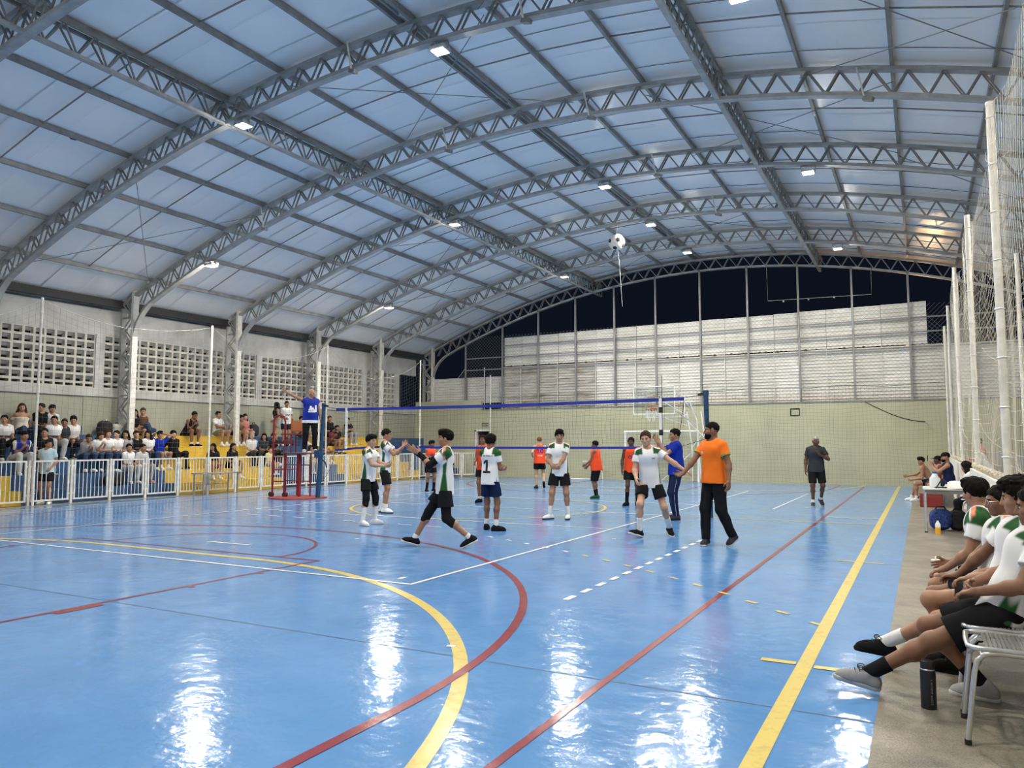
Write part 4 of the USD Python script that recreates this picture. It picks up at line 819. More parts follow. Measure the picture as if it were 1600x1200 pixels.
def person(name, label, loc, rz, H=1.72, pose=None, skin_='tan', hair='short', hairc='black', top=None, bottom=None, shoes=None, socks=None, res=.011, female=False, fat=1.0, extra=None, group=None, cap=None, beard=None, glasses=False, pads=None, sleeves=None):
    """pose (metres, for a 1.72 m body; x right, y forward, z up): pelvis, lean (pitch, roll, twist), head (yaw, pitch, roll), rf/lf ankles, rfy/lfy foot yaw, rfp/lfp heel lift, rk/lk knee hints, rh/lh wrists, re/le elbow hints, rhd/lhd finger direction, rhn/lhn palm normal, curl"""
    po = dict(pelvis=(0, 0, .962), lean=(2, 0, 0), head=(0, 4, 0), curl=28); po.update(pose or {})
    k = H / 1.72; far = res > .013
    X = thing(name, label, 'person', loc, rz, group)
    T = rot(po['lean'][2], po['lean'][0], po['lean'][1]); Tp = rot(po.get('hipyaw', po['lean'][2] * .4), po.get('hippitch', po['lean'][0] * .3), 0)
    Pv = np.array(po['pelvis'], float) * k
    up = lambda x, y, z: Pv + T @ (np.array([x, y, z]) * k)
    hp = {s: Pv + Tp @ (np.array([s * (.086 if fat < 1 else .092), 0, -.03]) * k) for s in (1, -1)}
    sw = po.get('sw', .152 if female else .166) * (.45 + .55 * min(fat, 1.1))
    shd = {s: up(s * sw, po.get('shf', 0), .435) for s in (1, -1)}
    neck = up(0, .0, .50); Hd = rot(*po['head']); hc = neck + Hd @ (np.array([0, .022, .135]) * k)
    J = {}
    for s, c in ((1, 'r'), (-1, 'l')):
        an = np.array(po.get(c + 'f', (s * .11, 0, .085)), float) * k
        kn, an = ik(hp[s], an, .435 * k, .425 * k, po.get(c + 'k', (s * .12, 1, 0)))
        wr = po.get(c + 'h'); wr = shd[s] + np.array([s * .09, .05, -.51]) * k if wr is None else np.array(wr, float) * k
        el, wr = ik(shd[s], wr, .285 * k, .25 * k, po.get(c + 'e', (s * .35, -1, -.2)))
        J[s] = dict(an=an, kn=kn, wr=wr, el=el)
    g = fat; gc = .4 + .6 * g; fm = -.012 if female else 0
    # ---- body
    B = Field(res)
    B.f(up(0, .0, .02), up(0, .012, .36), .135 * k * g, (.150 + fm) * k * gc, T, .70, .05)
    B.e(Pv + Tp @ np.array([0, -.01, -.02]) * k, np.array([.148, .100, .118]) * k * (g, g, 1), Tp, .05)
    if g > 1.1: B.e(up(0, .06, .12), np.array([.15, .15, .17]) * k, T, .06)
    B.e(up(0, .02, .34), np.array([.155 + fm, .105, .13]) * k * (gc, 1, 1), T, .05)
    for s in (1, -1):
        j = J[s]; B.c(up(s * .05, 0, .475), shd[s], .048 * k, .052 * k, .05)
        B.c(shd[s], j['el'], .050 * k, .039 * k, .025).c(j['el'], j['wr'], .040 * k, .027 * k, .02); B.e(j['el'] * .72 + j['wr'] * .28, np.full(3, .043 * k), None, .03)
        B.c(hp[s], j['kn'], .082 * k * g, .055 * k, .04).c(j['kn'], j['an'], .052 * k, .036 * k, .03); B.e(j['kn'] * .70 + j['an'] * .30 + np.array([0, -.014, 0]) * k, np.full(3, .057 * k), None, .03); B.e(j['kn'] + np.array([0, .004, 0]), np.full(3, .051 * k), None, .03)
    B.c(up(0, -.005, .44), neck + Hd @ np.array([0, .0, .06]) * k, .060 * k, .055 * k, .04)
    bm = [B.mesh()]
    # ---- head
    hres = res * (.6 if not far else .72); h_ = lambda x, y, z: hc + Hd @ (np.array([x, y, z]) * k)
    A = Field(hres)
    A.e(h_(0, -.012, .035), np.array([.074, .094, .088]) * k, Hd, .02).e(h_(0, .022, -.035), np.array([.060, .068, .075]) * k, Hd, .03).c(h_(0, .068, -.085), h_(0, .066, -.08), .020 * k, None, .03)
    A.c(h_(-.034, .072, .022), h_(.034, .072, .022), .013 * k, None, .02)
    A.e(h_(.032, .083, .004), np.full(3, .015 * k), None, .012, (), True).e(h_(-.032, .083, .004), np.full(3, .015 * k), None, .012, (), True)
    A.c(h_(0, .086, .012), h_(0, .103, -.026), .0085 * k, .0135 * k, .012).c(h_(-.012, .09, -.03), h_(.012, .09, -.03), .008 * k, None, .01)
    A.c(h_(-.016, .083, -.056), h_(.016, .083, -.056), .009 * k, None, .012)
    for s in (1, -1): A.e(h_(s * .048, .05, -.022), np.array([.022, .028, .022]) * k, Hd, .02); A.e(h_(s * .076, -.008, -.008), np.array([.010, .022, .032]) * k, Hd, .008)
    A.c(h_(0, -.02, -.05), neck + Hd @ np.array([0, -.0, .02]) * k, .056 * k, .056 * k, .03)
    bm.append(A.mesh())
    # ---- hands
    for s, c in ((1, 'r'), (-1, 'l')):
        j = J[s]; fa = nrm(j['wr'] - j['el']); d = nrm(po.get(c + 'hd', fa)); n_ = np.asarray(po.get(c + 'hn', (-s, 0, .0)), float); n_ = nrm(n_ - d * (n_ @ d)); sd = np.cross(d, n_) * s
        j['d'] = d; w = j['wr']
        Hn = Field(max(.0042, res * .45) if not far else res * .62); kk = k * .97
        p_ = lambda a, b, cc: w + (d * a + sd * b + n_ * cc) * kk
        for i, b in enumerate((.030, .010, -.011, -.030)): Hn.c(p_(.012, b * .55, 0), p_(.088 - .006 * abs(i - 1), b, 0), .015 * kk, .0115 * kk, .014)
        Hn.c(w - fa * .03, p_(.02, 0, 0), .026 * kk, .024 * kk, .02)
        cu = po.get(c + 'curl', po['curl'])
        for i, (b, L) in enumerate(((.030, .072), (.010, .080), (-.011, .074), (-.030, .058))):
            q = p_(.088 - .006 * abs(i - 1), b, 0); ang = math.radians(cu * (.75 + .1 * i)); dd = d; a_tot = 0; sp = sd * (b * po.get('spread', 1.0) * 1.6)
            for seg, fr in enumerate((.45, .32, .23)):
                a_tot += ang * (.8 if seg == 0 else 1); v = nrm(d * math.cos(a_tot) + n_ * math.sin(a_tot) + sp); q2 = q + v * L * fr * kk
                Hn.c(q, q2, (.0092 - .0009 * seg) * kk, (.0085 - .0009 * seg) * kk, .004); q = q2
        th = nrm(d * .75 + sd * .75 + n_ * .35); q = p_(.025, .026, .004); q2 = q + th * .045 * kk; th2 = nrm(d * .95 + sd * .3 + n_ * .35); Hn.c(q, q2, .0145 * kk, .0115 * kk, .012).c(q2, q2 + th2 * .032 * kk, .0112 * kk, .0095 * kk, .006)
        bm.append(Hn.mesh())
    sk = skin(skin_); obj('body', join(bm), sk, X, smooth=True)
    # ---- eyes, brows, mouth
    if not far:
        for s in (1, -1):
            e = trimesh.creation.icosphere(1, .0096 * k).apply_translation(h_(s * .031, .0738, .003)); obj('eye', e, EYEW, X, smooth=True)
            i_ = trimesh.creation.icosphere(1, .0070 * k).apply_translation(h_(s * .031, .0792, .003)); obj('iris', i_, IRIS, X, smooth=True)
            obj('eyebrow', MB().tube([h_(s * .014, .087, .024), h_(s * .03, .0865, .029), h_(s * .05, .073, .023)], .0042 * k, 5).mesh(), hairm(hairc if hairc != 'lightbrown' else 'brown'), X)
        obj('mouth', MB().tube([h_(-.023, .081, -.056), h_(-.010, .0905, -.0545), h_(0, .0915, -.056), h_(.010, .0905, -.0545), h_(.023, .081, -.056)], [.002 * k, .0044 * k, .0046 * k, .0044 * k, .002 * k], 6).mesh(), mat('lips_' + skin_, tuple(a * b for a, b in zip({'light': (.42, .16, .13), 'tan': (.26, .09, .075), 'brown': (.15, .05, .045), 'dark': (.09, .035, .03), 'pink': (.45, .16, .14)}[skin_], (1, 1, 1))), .45), X, smooth=True)
    else:
        obj('eye', MB().tm(trimesh.creation.icosphere(0, .0085 * k).apply_translation(h_(.031, .078, .006))).tm(trimesh.creation.icosphere(0, .0085 * k).apply_translation(h_(-.031, .078, .006))).mesh(), IRIS, X)
    if beard: Bd = Field(hres).e(h_(0, .032, -.062), np.array([.062, .066, .052]) * k, Hd, .02).c(h_(0, .075, -.09), h_(0, .06, -.085), .026 * k, None, .02); Bd.cuts = [(h_(0, 0, -.035), Hd @ nrm((0, -.35, 1))), (h_(0, -.01, 0), Hd @ np.array([0, -1., 0]))]; obj('beard', Bd.mesh(), hairm('black'), X, smooth=True)
    # ---- hair
    if hair != 'bald':
        Hr = Field(hres); th = {'short': .0, 'buzz': -.006, 'fringe': .004, 'curly': .016, 'afro': .014, 'long': .004, 'bun': .0, 'swept': .008, 'receding': -.004}[hair]
        bx = dict(o=h_(0, .080, .066 if hair != 'receding' else .09), n=Hd @ nrm((0, .62, -.78)))
        Hr.e(h_(0, -.016, .042), (np.array([.083, .104, .092]) + th) * k, Hd, .02, ((bx['o'], bx['n']),))
        if hair in ('fringe', 'swept', 'curly'): Hr.c(h_(-.045, .066, .078), h_(.045, .066, .078), .024 * k, None, .02); Hr.e(h_(.0, .03, .105), np.array([.075, .07, .036]) * k, Hd, .02)
        if hair == 'swept': Hr.c(h_(-.03, .08, .092), h_(.05, .07, .085), .024 * k, None, .02)
        if hair == 'fringe':
            for q in (-.05, -.025, 0, .025, .05): Hr.c(h_(q * .9, .076 - abs(q) * .2, .07), h_(q + .008, .088 - abs(q) * .35, .040 + .008 * math.sin(q * 90)), .016 * k, .008 * k, .012)
        for s in (1, -1):
            if hair in ('fringe', 'curly', 'swept', 'short'): Hr.c(h_(s * .078, .02, .04), h_(s * .077, .012, .0), .014 * k, .008 * k, .015)
        if hair == 'long':
            for s in (1, -1): Hr.c(h_(s * .07, -.01, .02), h_(s * .085, -.04, -.12), .034 * k, .045 * k, .03).c(h_(s * .085, -.04, -.12), h_(s * .075, -.02 + .0, -.26), .045 * k, .028 * k, .03)
            Hr.c(h_(0, -.07, .02), h_(0, -.085, -.22), .075 * k, .055 * k, .03)
        if hair == 'bun': Hr.c(h_(0, -.1, .06), h_(0, -.12, .05), .04 * k, None, .02); Hr.c(h_(0, -.06, -.02), h_(0, -.07, -.05), .05 * k, .03 * k, .02)
        amp, fr = {'curly': (.013, 55), 'afro': (.015, 60)}.get(hair, (.007, 34)); sd_ = len(label)
        Hr.noise = (lambda P: (meshkit.noise(P * fr, sd_) - .5) * amp * 1.6 + (meshkit.noise(P * np.array([70, 70, 26]), sd_ + 1) - .5) * .009) if not far else (lambda P: (meshkit.noise(P * 30, sd_) - .5) * .014)
        obj('hair', Hr.mesh(), hairm(hairc), X, smooth=True)
    if cap:
        Cp = Field(hres).e(h_(0, -.010, .052), np.array([.088, .106, .085]) * k, Hd, .01, ((h_(0, 0, .045), Hd @ np.array([0, -.12, -.99])),)); Cp.f(h_(0, .09, .052), h_(0, .15, .046), .065 * k, .055 * k, Hd @ np.array([[1, 0, 0], [0, 0, 1], [0, 1, 0.]]).T, .12, .01)
        obj('cap', Cp.mesh(), cloth(cap), X, smooth=True)
    if glasses:
        for s in (1, -1): a = np.linspace(0, 2 * np.pi, 14, endpoint=False); obj('glasses_rim', MB().tube(np.array([h_(s * .034 + .025 * math.cos(q), .096 - .004 * abs(math.cos(q)), .004 + .019 * math.sin(q)) for q in a]), .0016, 5, True).cyl(h_(s * .058, .092, .01), h_(s * .079, -.01, .01), .0016, 5).mesh(), ALU if glasses == 'thin' else BLACK, X)
        obj('glasses_bridge', MB().cyl(h_(-.009, .101, .008), h_(.009, .101, .008), .0015, 5).mesh(), ALU if glasses == 'thin' else BLACK, X)
    # ---- clothes
    wr_ = lambda P, sd=0: (meshkit.noise(P * np.array([16, 16, 7]), sd) - .5) * .012
    if top is not None:
        t = dict(kind='tee', col='white', hem=-.12, sl=.58, loose=1.25); t.update(top); lo_ = t['loose']
        S = Field(res * .95); cd = -T[:, 2]
        hem = up(0, 0, t['hem'])
        ex = .016 * lo_
        S.f(up(0, .005, t['hem'] - .05), up(0, .012, .36), (.152 * g + ex) * k, (.158 + fm + ex * .7) * k * gc, T, .72, .04)
        if t['hem'] < 0: S.f(Pv + (hem - Pv) * 1.15, up(0, 0, .1), (.182 * g + ex) * k, (.15 * g + ex) * k, T, .76, .04)
        if g > 1.1: S.e(up(0, .06, .12), np.array([.165, .162, .185]) * k, T, .06)
        S.e(up(0, .02, .35), (np.array([.162 + fm, .113, .13]) + ex * .7) * k * (gc, 1, 1), T, .05)
        if female: S.e(up(0, .075, .30), np.array([.125, .065, .07]) * k, T, .04)
        for s in (1, -1):
            j = J[s]; d = nrm(j['el'] - shd[s])
            if t['kind'] == 'tank': S.c(up(s * .06, 0, .47), up(s * .105, 0, .45), .050 * k, None, .03)
            else:
                S.c(up(s * .05, -.003, .475), shd[s], .056 * k, .060 * k, .05); e_ = shd[s] + (j['el'] - shd[s]) * t['sl'] if t['sl'] <= 1 else j['el']
                S.c(shd[s], e_ + d * .03 * k, (.055 + ex * .3) * k, (.054 + ex * .75) * k, .02, ((e_, d),) if t['sl'] <= 1 else ())
                if t['sl'] > 1: e2 = j['el'] + (j['wr'] - j['el']) * .93; S.c(j['el'], e2, .055 * k, .040 * k, .02)
        S.cuts = [(hem, cd)]; S.noise = lambda P: wr_(P, 3)
        nk = up(0, .035, .505)
        S.e(nk, np.array([.066, .068, .055]) * k, T, .01, (), True)
        if t['kind'] == 'strapless': S.cuts.append((up(0, 0, .36), T[:, 2]))
        v, f = S.mesh()
        if t.get('pattern'):
            L = (v - Pv) @ T / k; col = t['pattern'](L, v, dict(shd=shd, J=J, k=k, up=up)); o = obj('shirt', (v, f), PRINT, X, smooth=True, col=col)
        else: o = obj('shirt', (v, f), cloth(t['col']), X, smooth=True)
        if not far and t['kind'] == 'tee': a = np.linspace(0, 2 * np.pi, 20, endpoint=False); obj('collar', MB().tube(np.array([up(.066 * math.cos(q), .022 + .064 * math.sin(q), .492 - .030 * math.sin(q) - .006) for q in a]), .0075 * k, 6, True).mesh(), cloth(t.get('trim', t['col'])), o)
        for txt in t.get('text', ()):                                    # print laid onto the cloth
            s_, hh, cx, cz, back, cc = txt[:6]
            tm = meshkit.text_mesh(s_, hh, .002, True) if isinstance(s_, str) else s_
            tv = np.array(tm.vertices); tv[:, :2] -= (tv[:, :2].max(0) + tv[:, :2].min(0)) / 2; sg = -1 if back else 1
            tf = np.array(tm.faces)
            tv, tf = trimesh.remesh.subdivide_to_size(tv, tf, max(hh * .35, .012))
            Q = np.array([up((a if back else -a) + cx, sg * .32, cz + b) for a, b in tv[:, :2] / k])
            dr = T @ np.array([0, -sg, 0.])
            dist = np.zeros(len(Q))
            for _ in range(26): dist += np.clip(S.value(Q + dr * dist[:, None]), -.02, .05) * .9
            Q = Q + dr * (dist - .0035 - tv[:, 2] * .5)[:, None]
            obj('print', (Q, tf), cloth(cc) if cc in ('white', 'black', 'blue', 'grey', 'navy', 'green', 'charcoal') else mat('print_' + cc, (.35, .05, .3), .8), o)
    if bottom is not None:
        b = dict(kind='shorts', col='black', len=.72, loose=1.0, waist=.0 if top is not None else .06); b.update(bottom); ex = .014 * b['loose']; Sh = Field(res * .95)
        Sh.e(Pv + Tp @ np.array([0, -.008, -.015]) * k, (np.array([.156, .110, .12]) + ex * .6) * k * (g, g, 1), Tp, .04, ((Pv + Tp @ np.array([0, 0, b.get('waist', .05)]) * k, Tp[:, 2]),))
        for s in (1, -1):
            j = J[s]
            if b['kind'] in ('shorts', 'skirt'):
                d = nrm(j['kn'] - hp[s]); e_ = hp[s] + (j['kn'] - hp[s]) * b['len']; Sh.c(hp[s], e_ + d * .03, (.094 * g + ex * .6) * k, (.080 + ex * 1.6 - .012 * (b['len'] > .8)) * k, .035, ((e_, d),))
            else:
                d = nrm(j['an'] - j['kn']); e_ = j['an'] + d * .0 * k; Sh.c(hp[s], j['kn'], (.092 * g + ex * .7) * k, (.062 + ex) * k, .035).c(j['kn'], e_ + d * .03, (.062 + ex) * k, (.046 + ex) * k, .03, ((e_, d),))
        if top is not None and po['pelvis'][2] > .8: Sh.cuts.append((Pv + Tp @ np.array([0, 0, t['hem'] + (.02 if b['kind'] == 'trousers' else .055)]) * k, Tp[:, 2]))
        Sh.noise = lambda P: wr_(P, 9) * (1.3 if b['kind'] == 'trousers' else .8)
        bo_ = obj(b['kind'], Sh.mesh(), cloth(b['col']), X, smooth=True)
        if b.get('stripe'):
            for s in (1, -1):
                j = J[s]; o_ = np.array([s * .094, .01, 0]) * k; obj('side_stripe', MB().tube([hp[s] + o_ * 1.06, j['kn'] + o_ * .82, j['an'] + o_ * .66], .004, 5).mesh(), cloth('lightgrey'), bo_)
    for s, c in ((1, 'r'), (-1, 'l')):
        j = J[s]
        if pads: a, b_ = (j['kn'] + (hp[s] - j['kn']) * .42), j['kn'] + (j['an'] - j['kn']) * .28; obj('knee_sleeve', Field(res).c(a, j['kn'], .075 * k, .066 * k, .02).c(j['kn'], b_, .066 * k, .062 * k, .02).mesh(), cloth('black'), X, smooth=True)
        if sleeves: obj('arm_sleeve', Field(res).c(shd[s] + (j['el'] - shd[s]) * .45, j['el'], .050 * k, .046 * k, .02).c(j['el'], j['wr'], .046 * k, .033 * k, .02).mesh(), cloth('black'), X, smooth=True)
        if socks:
            sc, sl = socks if isinstance(socks, tuple) else (socks, .3)
            d = nrm(j['kn'] - j['an']); obj('sock', Field(res).c(j['an'] - d * .022 * k, j['an'] + (j['kn'] - j['an']) * sl, .043 * k, (.043 + .012 * sl) * k, .02, ((j['an'] + (j['kn'] - j['an']) * sl, d),)).mesh(), cloth(sc), X, smooth=True)
        if shoes:
            shc, soc = shoes if isinstance(shoes, tuple) else (shoes, 'white')
            R_ = rot(po.get(c + 'fy', -s * 12), po.get(c + 'fp', 0), 0); an = j['an']; q = lambda x, y, z: an + R_ @ (np.array([x, y, z]) * k)
            U_ = Field(res * .8); gz = -.085
            U_.c(q(0, -.045, -.035), q(0, -.01, .0), .040 * k, .044 * k, .03).c(q(0, -.04, -.05), q(s * .004, .11, -.055), .038 * k, .044 * k, .03).c(q(0, .02, -.02), q(s * .006, .15, -.057), .040 * k, .031 * k, .03)
            U_.cuts = [(q(0, 0, gz + .022), R_ @ np.array([0, 0, -1.])), (q(0, -.02, .045), R_ @ nrm((0, -.25, 1)))]
            sh = obj('shoe', U_.mesh(), cloth(shc), X, smooth=True)
            So = Field(res * .8).c(q(0, -.048, gz + .02), q(0, .03, gz + .02), .042 * k, .038 * k, .03).c(q(0, .03, gz + .02), q(s * .004, .145, gz + .02), .040 * k, .044 * k, .03)
            So.cuts = [(q(0, 0, gz), R_ @ np.array([0, 0, -1.])), (q(0, 0, gz + .028), R_ @ np.array([0, 0, 1.]))]
            obj('sole', So.mesh(), SOLEW if soc == 'white' else cloth(soc), sh, smooth=25)
            if res < .009 or extra == 'laces':
                m = MB()
                for i in range(5):
                    y = .045 + .022 * i; z = .018 - .0125 * i; m.tube([q(-.03, y, z - .012), q(0, y + .012, z + .006), q(.03, y, z - .012)], .0032, 5)
                for x in (-1, 1): a = np.linspace(0, 6.0, 10); m.tube([q(x * (.006 + .028 * abs(math.sin(t_ / 2))), .045 + .02 * math.cos(t_), .03 + .012 * math.sin(t_)) for t_ in a], .0026, 5)
                obj('laces', m.mesh(), BLACK if shc != 'white' else SOLEW, sh)
    X.SetCustomDataByKey('label', label)
    return X, dict(J=J, up=up, h=h_, T=T, k=k)
def ss(d, w=.009): t = np.clip(.5 + d / (2 * w), 0, 1); return t * t * (3 - 2 * t)
def jersey(L, v, c):
    """white volleyball shirt: green flanks, green shoulder yokes with an orange flash, white sleeves"""
    x, y, z = L.T; zz = np.clip(z, -.15, .46); ax = np.abs(x)
    w = np.interp(zz, [-.15, 0, .15, .30, .40, .46], [.062, .045, .024, .030, .05, .07])
    gm = ss(w - np.abs(y - .01)) * ss(ax - .07) * ss(.46 - z); slv = np.zeros(len(L)); up_ = ss(z - .30)
    for s in (1, -1):
        a, b = c['shd'][s], c['J'][s]['el']; d = b - a; n = np.linalg.norm(d); t = (v - a) @ d / (d @ d); r = np.linalg.norm(v - a - t[:, None] * d, axis=1)
        on = ss(x * s - .12, .01); slv = np.maximum(slv, on * ss((t - .2) * n) * ss(.11 - r)); gm = np.maximum(gm, on * up_ * (t > -.4) * ss(.088 - r))
    gm = np.maximum(gm * (1 - slv), ss(z - .40) * ss(ax - .085) * (1 - slv))
    col = .74 + gm[:, None] * (np.array([.018, .085, .022]) - .74)
    band = ss(z - .33) * ss(ax - .085) * ss(.205 - ax)
    o = band * ss(y - .004, .005) * ss(.038 - y, .005); col += o[:, None] * (np.array([.80, .26, .14]) - col)
    wh = band * ss(y - .040, .005) * ss(.056 - y, .005); col += wh[:, None] * (.74 - col)
    return col
def vest(L, v, c):
    col = np.tile(np.array([.012, .03, .30]), (len(L), 1)); col[L[:, 2] < -.09] = (.70, .70, .70); return col
def bands(base, *bs):
    def fn(L, v, c):
        col = np.tile(np.array(base, float), (len(L), 1))
        for z0, z1, cc in bs: col[(L[:, 2] > z0) & (L[:, 2] < z1) & (np.abs(L[:, 0]) < .17)] = cc
        return col
    return fn
def sleeved(base, slv):
    def fn(L, v, c): col = np.tile(np.array(base, float), (len(L), 1)); col[np.abs(L[:, 0]) > .165] = slv; return col
    return fn
def polo(L, v, c):
    col = np.tile(np.array([.85, .17, .012]), (len(L), 1))
    for s in (1, -1):
        a, b = c['shd'][s], c['J'][s]['el']; d = b - a; t = (v - a) @ d / (d @ d); r = np.linalg.norm(v - a - t[:, None] * d, axis=1)
        col[(t > .46) & (t < .7) & (r < .085) & (L[:, 0] * s > .165)] = (.35, .28, .06)
    return col
BLK = dict(kind='shorts', col='black', len=.66); JER = dict(pattern=jersey, trim='green', hem=-.14)
def J_(*t): return dict(JER, text=t)
chest = ('CRE', .022, -.075, .33, False, 'charcoal')
G1 = 'players in white and green shirts on the court'; G2 = 'players in orange shirts beyond the net'
# ---- on the court
person('person', 'boy in white and green shirt with black knee sleeves and white shoes, hands at waist', (.24, -4.46, 0), -84, 1.67, dict(rh=(.06, .40, 1.12), lh=(-.04, .42, 1.14), rhd=(-.5, .85, .1), lhd=(.4, .9, .15), rhn=(-.8, -.2, .5), lhn=(.8, .1, .3), rf=(.20, .02, .085), lf=(-.16, .06, .085), lean=(3, 0, 0), head=(-6, 4, 0), rfy=-18, lfy=8),
       'light', 'swept', 'black', J_(chest), BLK, ('white', 'white'), ('white', .62), pads=True, fat=.84, group=G1)
person('person', 'tall boy in white and green shirt clapping high, behind the boy with knee sleeves', (-1.0, -2.38, 0), -66, 1.82, dict(rh=(.05, .40, 1.36), lh=(-.05, .40, 1.38), rhd=(-.1, .55, .85), lhd=(.1, .5, .9), rhn=(-1, 0, 0), lhn=(1, 0, 0), rf=(.10, .05, .085), lf=(-.1, -.04, .085), head=(4, 3, 0)),
       'tan', 'short', 'black', J_(chest), dict(kind='shorts', col='black', len=.82), ('white', 'charcoal'), ('white', .25), fat=.84, group=G1)
person('person', 'boy in white and green shirt and black arm sleeves striding left and clapping', (3.2, -6.36, 0), 116, 1.80, dict(pelvis=(0, .0, .875), rh=(.07, .44, 1.32), lh=(-.05, .36, 1.30), rhd=(-.1, .8, .55), lhd=(.05, .85, .55), rhn=(-1, 0, .2), lhn=(1, 0, .2), re=(.5, -.6, -1), le=(-.5, -.6, -1), rf=(.09, .44, .10), lf=(-.09, -.36, .14), rfp=-14, lfp=26, lean=(-2, 0, 4), head=(0, 0, 0), spread=1.5, curl=12, lfy=2, rfy=-4),
       'tan', 'fringe', 'black', J_(('7', .19, 0, .20, True, 'charcoal')), dict(kind='shorts', col='black', len=.66, loose=1.5), ('black', 'white'), ('white', .16), pads=True, sleeves=True, fat=.84, group=G1)
person('person', 'curly haired boy seen from behind wearing white shirt number one', (2.72, -4.22, 0), -2, 1.66, dict(rh=(.10, .30, 1.09), lh=(-.02, .34, 1.09), rhd=(.15, .9, .2), lhd=(.3, .9, .2), rf=(.13, .0, .085), lf=(-.13, .1, .085), rfy=-58, lfy=20, lean=(1, 0, 4), head=(10, 6, 0)),
       'brown', 'curly', 'black', J_(('1', .215, -.01, .185, True, 'charcoal'), ('CRE PAULO', .027, 0, .375, True, 'charcoal')), dict(kind='shorts', col='navy', len=.74), ('black', 'black'), ('white', .28), fat=.84, group=G1)
person('person', 'boy in white and green shirt facing the camera with hands clasped at his waist', (2.95, -1.82, 0), 203, 1.79, dict(rh=(.10, .24, 1.0), lh=(.03, .30, .99), rhd=(-.7, .6, -.1), lhd=(.85, .5, .05), rhn=(-.3, -.9, .3), lhn=(.3, -.9, .3), re=(.7, -.4, -.6), le=(-.7, -.4, -.6), rf=(.18, .03, .085), lf=(-.16, .0, .085), rfy=-48, lfy=-8, head=(6, 8, 0)),
       'tan', 'fringe', 'black', J_(chest), dict(kind='shorts', col='black', len=.68, loose=1.2), ('white', 'charcoal'), ('white', .42), fat=.84, group=G1)
person('person', 'fair boy in white and green shirt striding forward, reaching towards the bearded man', (5.42, -3.66, 0), 196, 1.78, dict(pelvis=(0, 0, .90), lh=(-.60, .20, 1.0), rh=(.19, .28, .90), lhd=(-.9, .25, -.4), le=(-.3, -.5, -.8), lhn=(.2, -.3, -.9), rf=(.16, .20, .10), lf=(-.30, -.16, .12), rfp=-16, lfp=18, rfy=-52, lfy=14, lean=(4, 4, 6), head=(-10, 8, 4)),
       'light', 'short', 'brown', J_(chest), BLK, ('black', 'white'), ('white', .50), fat=.84, group=G1)
person('person', 'man in orange polo shirt and black trousers with a short beard, looking back left', (6.62, -4.26, 0), 148, 1.83, dict(rh=(.27, .34, .98), rhd=(.4, .8, -.2), re=(.6, -.8, -.3), rhn=(-.6, 0, .6), lh=(-.33, .06, .90), rf=(.06, .12, .085), lf=(-.13, -.20, .13), rfy=30, lfy=10, lfp=22, lean=(0, 0, 0), head=(-38, 2, 0)),
       'brown', 'buzz', 'black', dict(pattern=polo, trim='orange', hem=-.10, text=(('BR', .035, .075, .33, False, 'white'),)), dict(kind='trousers', col='black'), ('charcoal', 'lightgrey'), beard=True, fat=1.04)
person('person', 'official in blue shirt and dark trousers holding the net with a raised hand', (5.05, -.82, 0), 122, 1.80, dict(rh=(.10, .34, 1.50), re=(.3, -.2, -1), rhd=(.0, .6, .8), rhn=(-1, 0, 0), lh=(-.04, .32, 1.44), le=(-.4, .1, -1), lhd=(0, .7, .7), lhn=(1, 0, 0), rf=(.09, 0, .085), lf=(-.09, .05, .085), lean=(0, 0, -4), head=(0, 2, 0)),
       'tan', 'short', 'black', dict(col='blue', hem=-.12, text=(('2', .10, .0, .25, True, 'white'),)), dict(kind='trousers', col='navy', stripe=True), ('charcoal', 'black'), fat=1.08)
person('person', 'man in black tee and shorts walking towards the camera near the yellow line', (7.1, 3.98, 0), 196, 1.68, dict(lh=(-.06, .24, 1.26), lhd=(.4, .3, .8), lhn=(.7, .2, 0), le=(-.9, -.3, -.6), rf=(.11, .10, .085), lf=(-.11, -.12, .16), lfp=30, head=(6, 4, 0)),
       'dark', 'buzz', 'grey', dict(col='charcoal'), dict(kind='shorts', col='black', len=.85), ('charcoal', 'lightgrey'), ('white', .2), fat=1.03)
o2 = dict(kind='tank', col='orange', hem=-.13)
ORG = (.85, .075, .018)
def orange_top(*t): return dict(kind='tank', col='red', hem=-.13, pattern=bands(ORG), text=t)
person('person', 'player in orange standing far left beyond the net with hands together', (-4.1, 3.92, 0), -112, 1.60, dict(rh=(.02, .22, .92), lh=(-.02, .22, .92), rf=(.14, 0, .085), lf=(-.14, 0, .085), head=(20, 8, 0)), 'brown', 'fringe', 'black', orange_top(('CBV', .06, 0, .28, False, 'blue')), BLK, ('black', 'white'), ('black', .6), res=.013, group=G2)
person('person', 'player in orange half hidden behind the boy wearing number one', (-.55, 1.15, 0), 186, 1.72, dict(rh=(.12, .30, 1.02), lh=(-.12, .30, 1.02), head=(-10, 2, 0)), 'brown', 'buzz', 'black', orange_top(('CBV', .06, 0, .28, False, 'blue')), BLK, ('black', 'black'), ('white', .2), res=.013, group=G2)
person('person', 'fair haired player in orange walking away beyond the net', (-1.98, 7.3, 0), 34, 1.72, dict(rh=(.22, .18, 1.12), lh=(-.24, .05, 1.10), rf=(.12, -.16, .20), rfp=45, lf=(-.10, .04, .085)), 'light', 'short', 'lightbrown', orange_top(('10', .14, 0, .28, True, 'blue'), ('LUCAS', .035, 0, .13, True, 'white')), BLK, ('charcoal', 'black'), res=.014, group=G2)
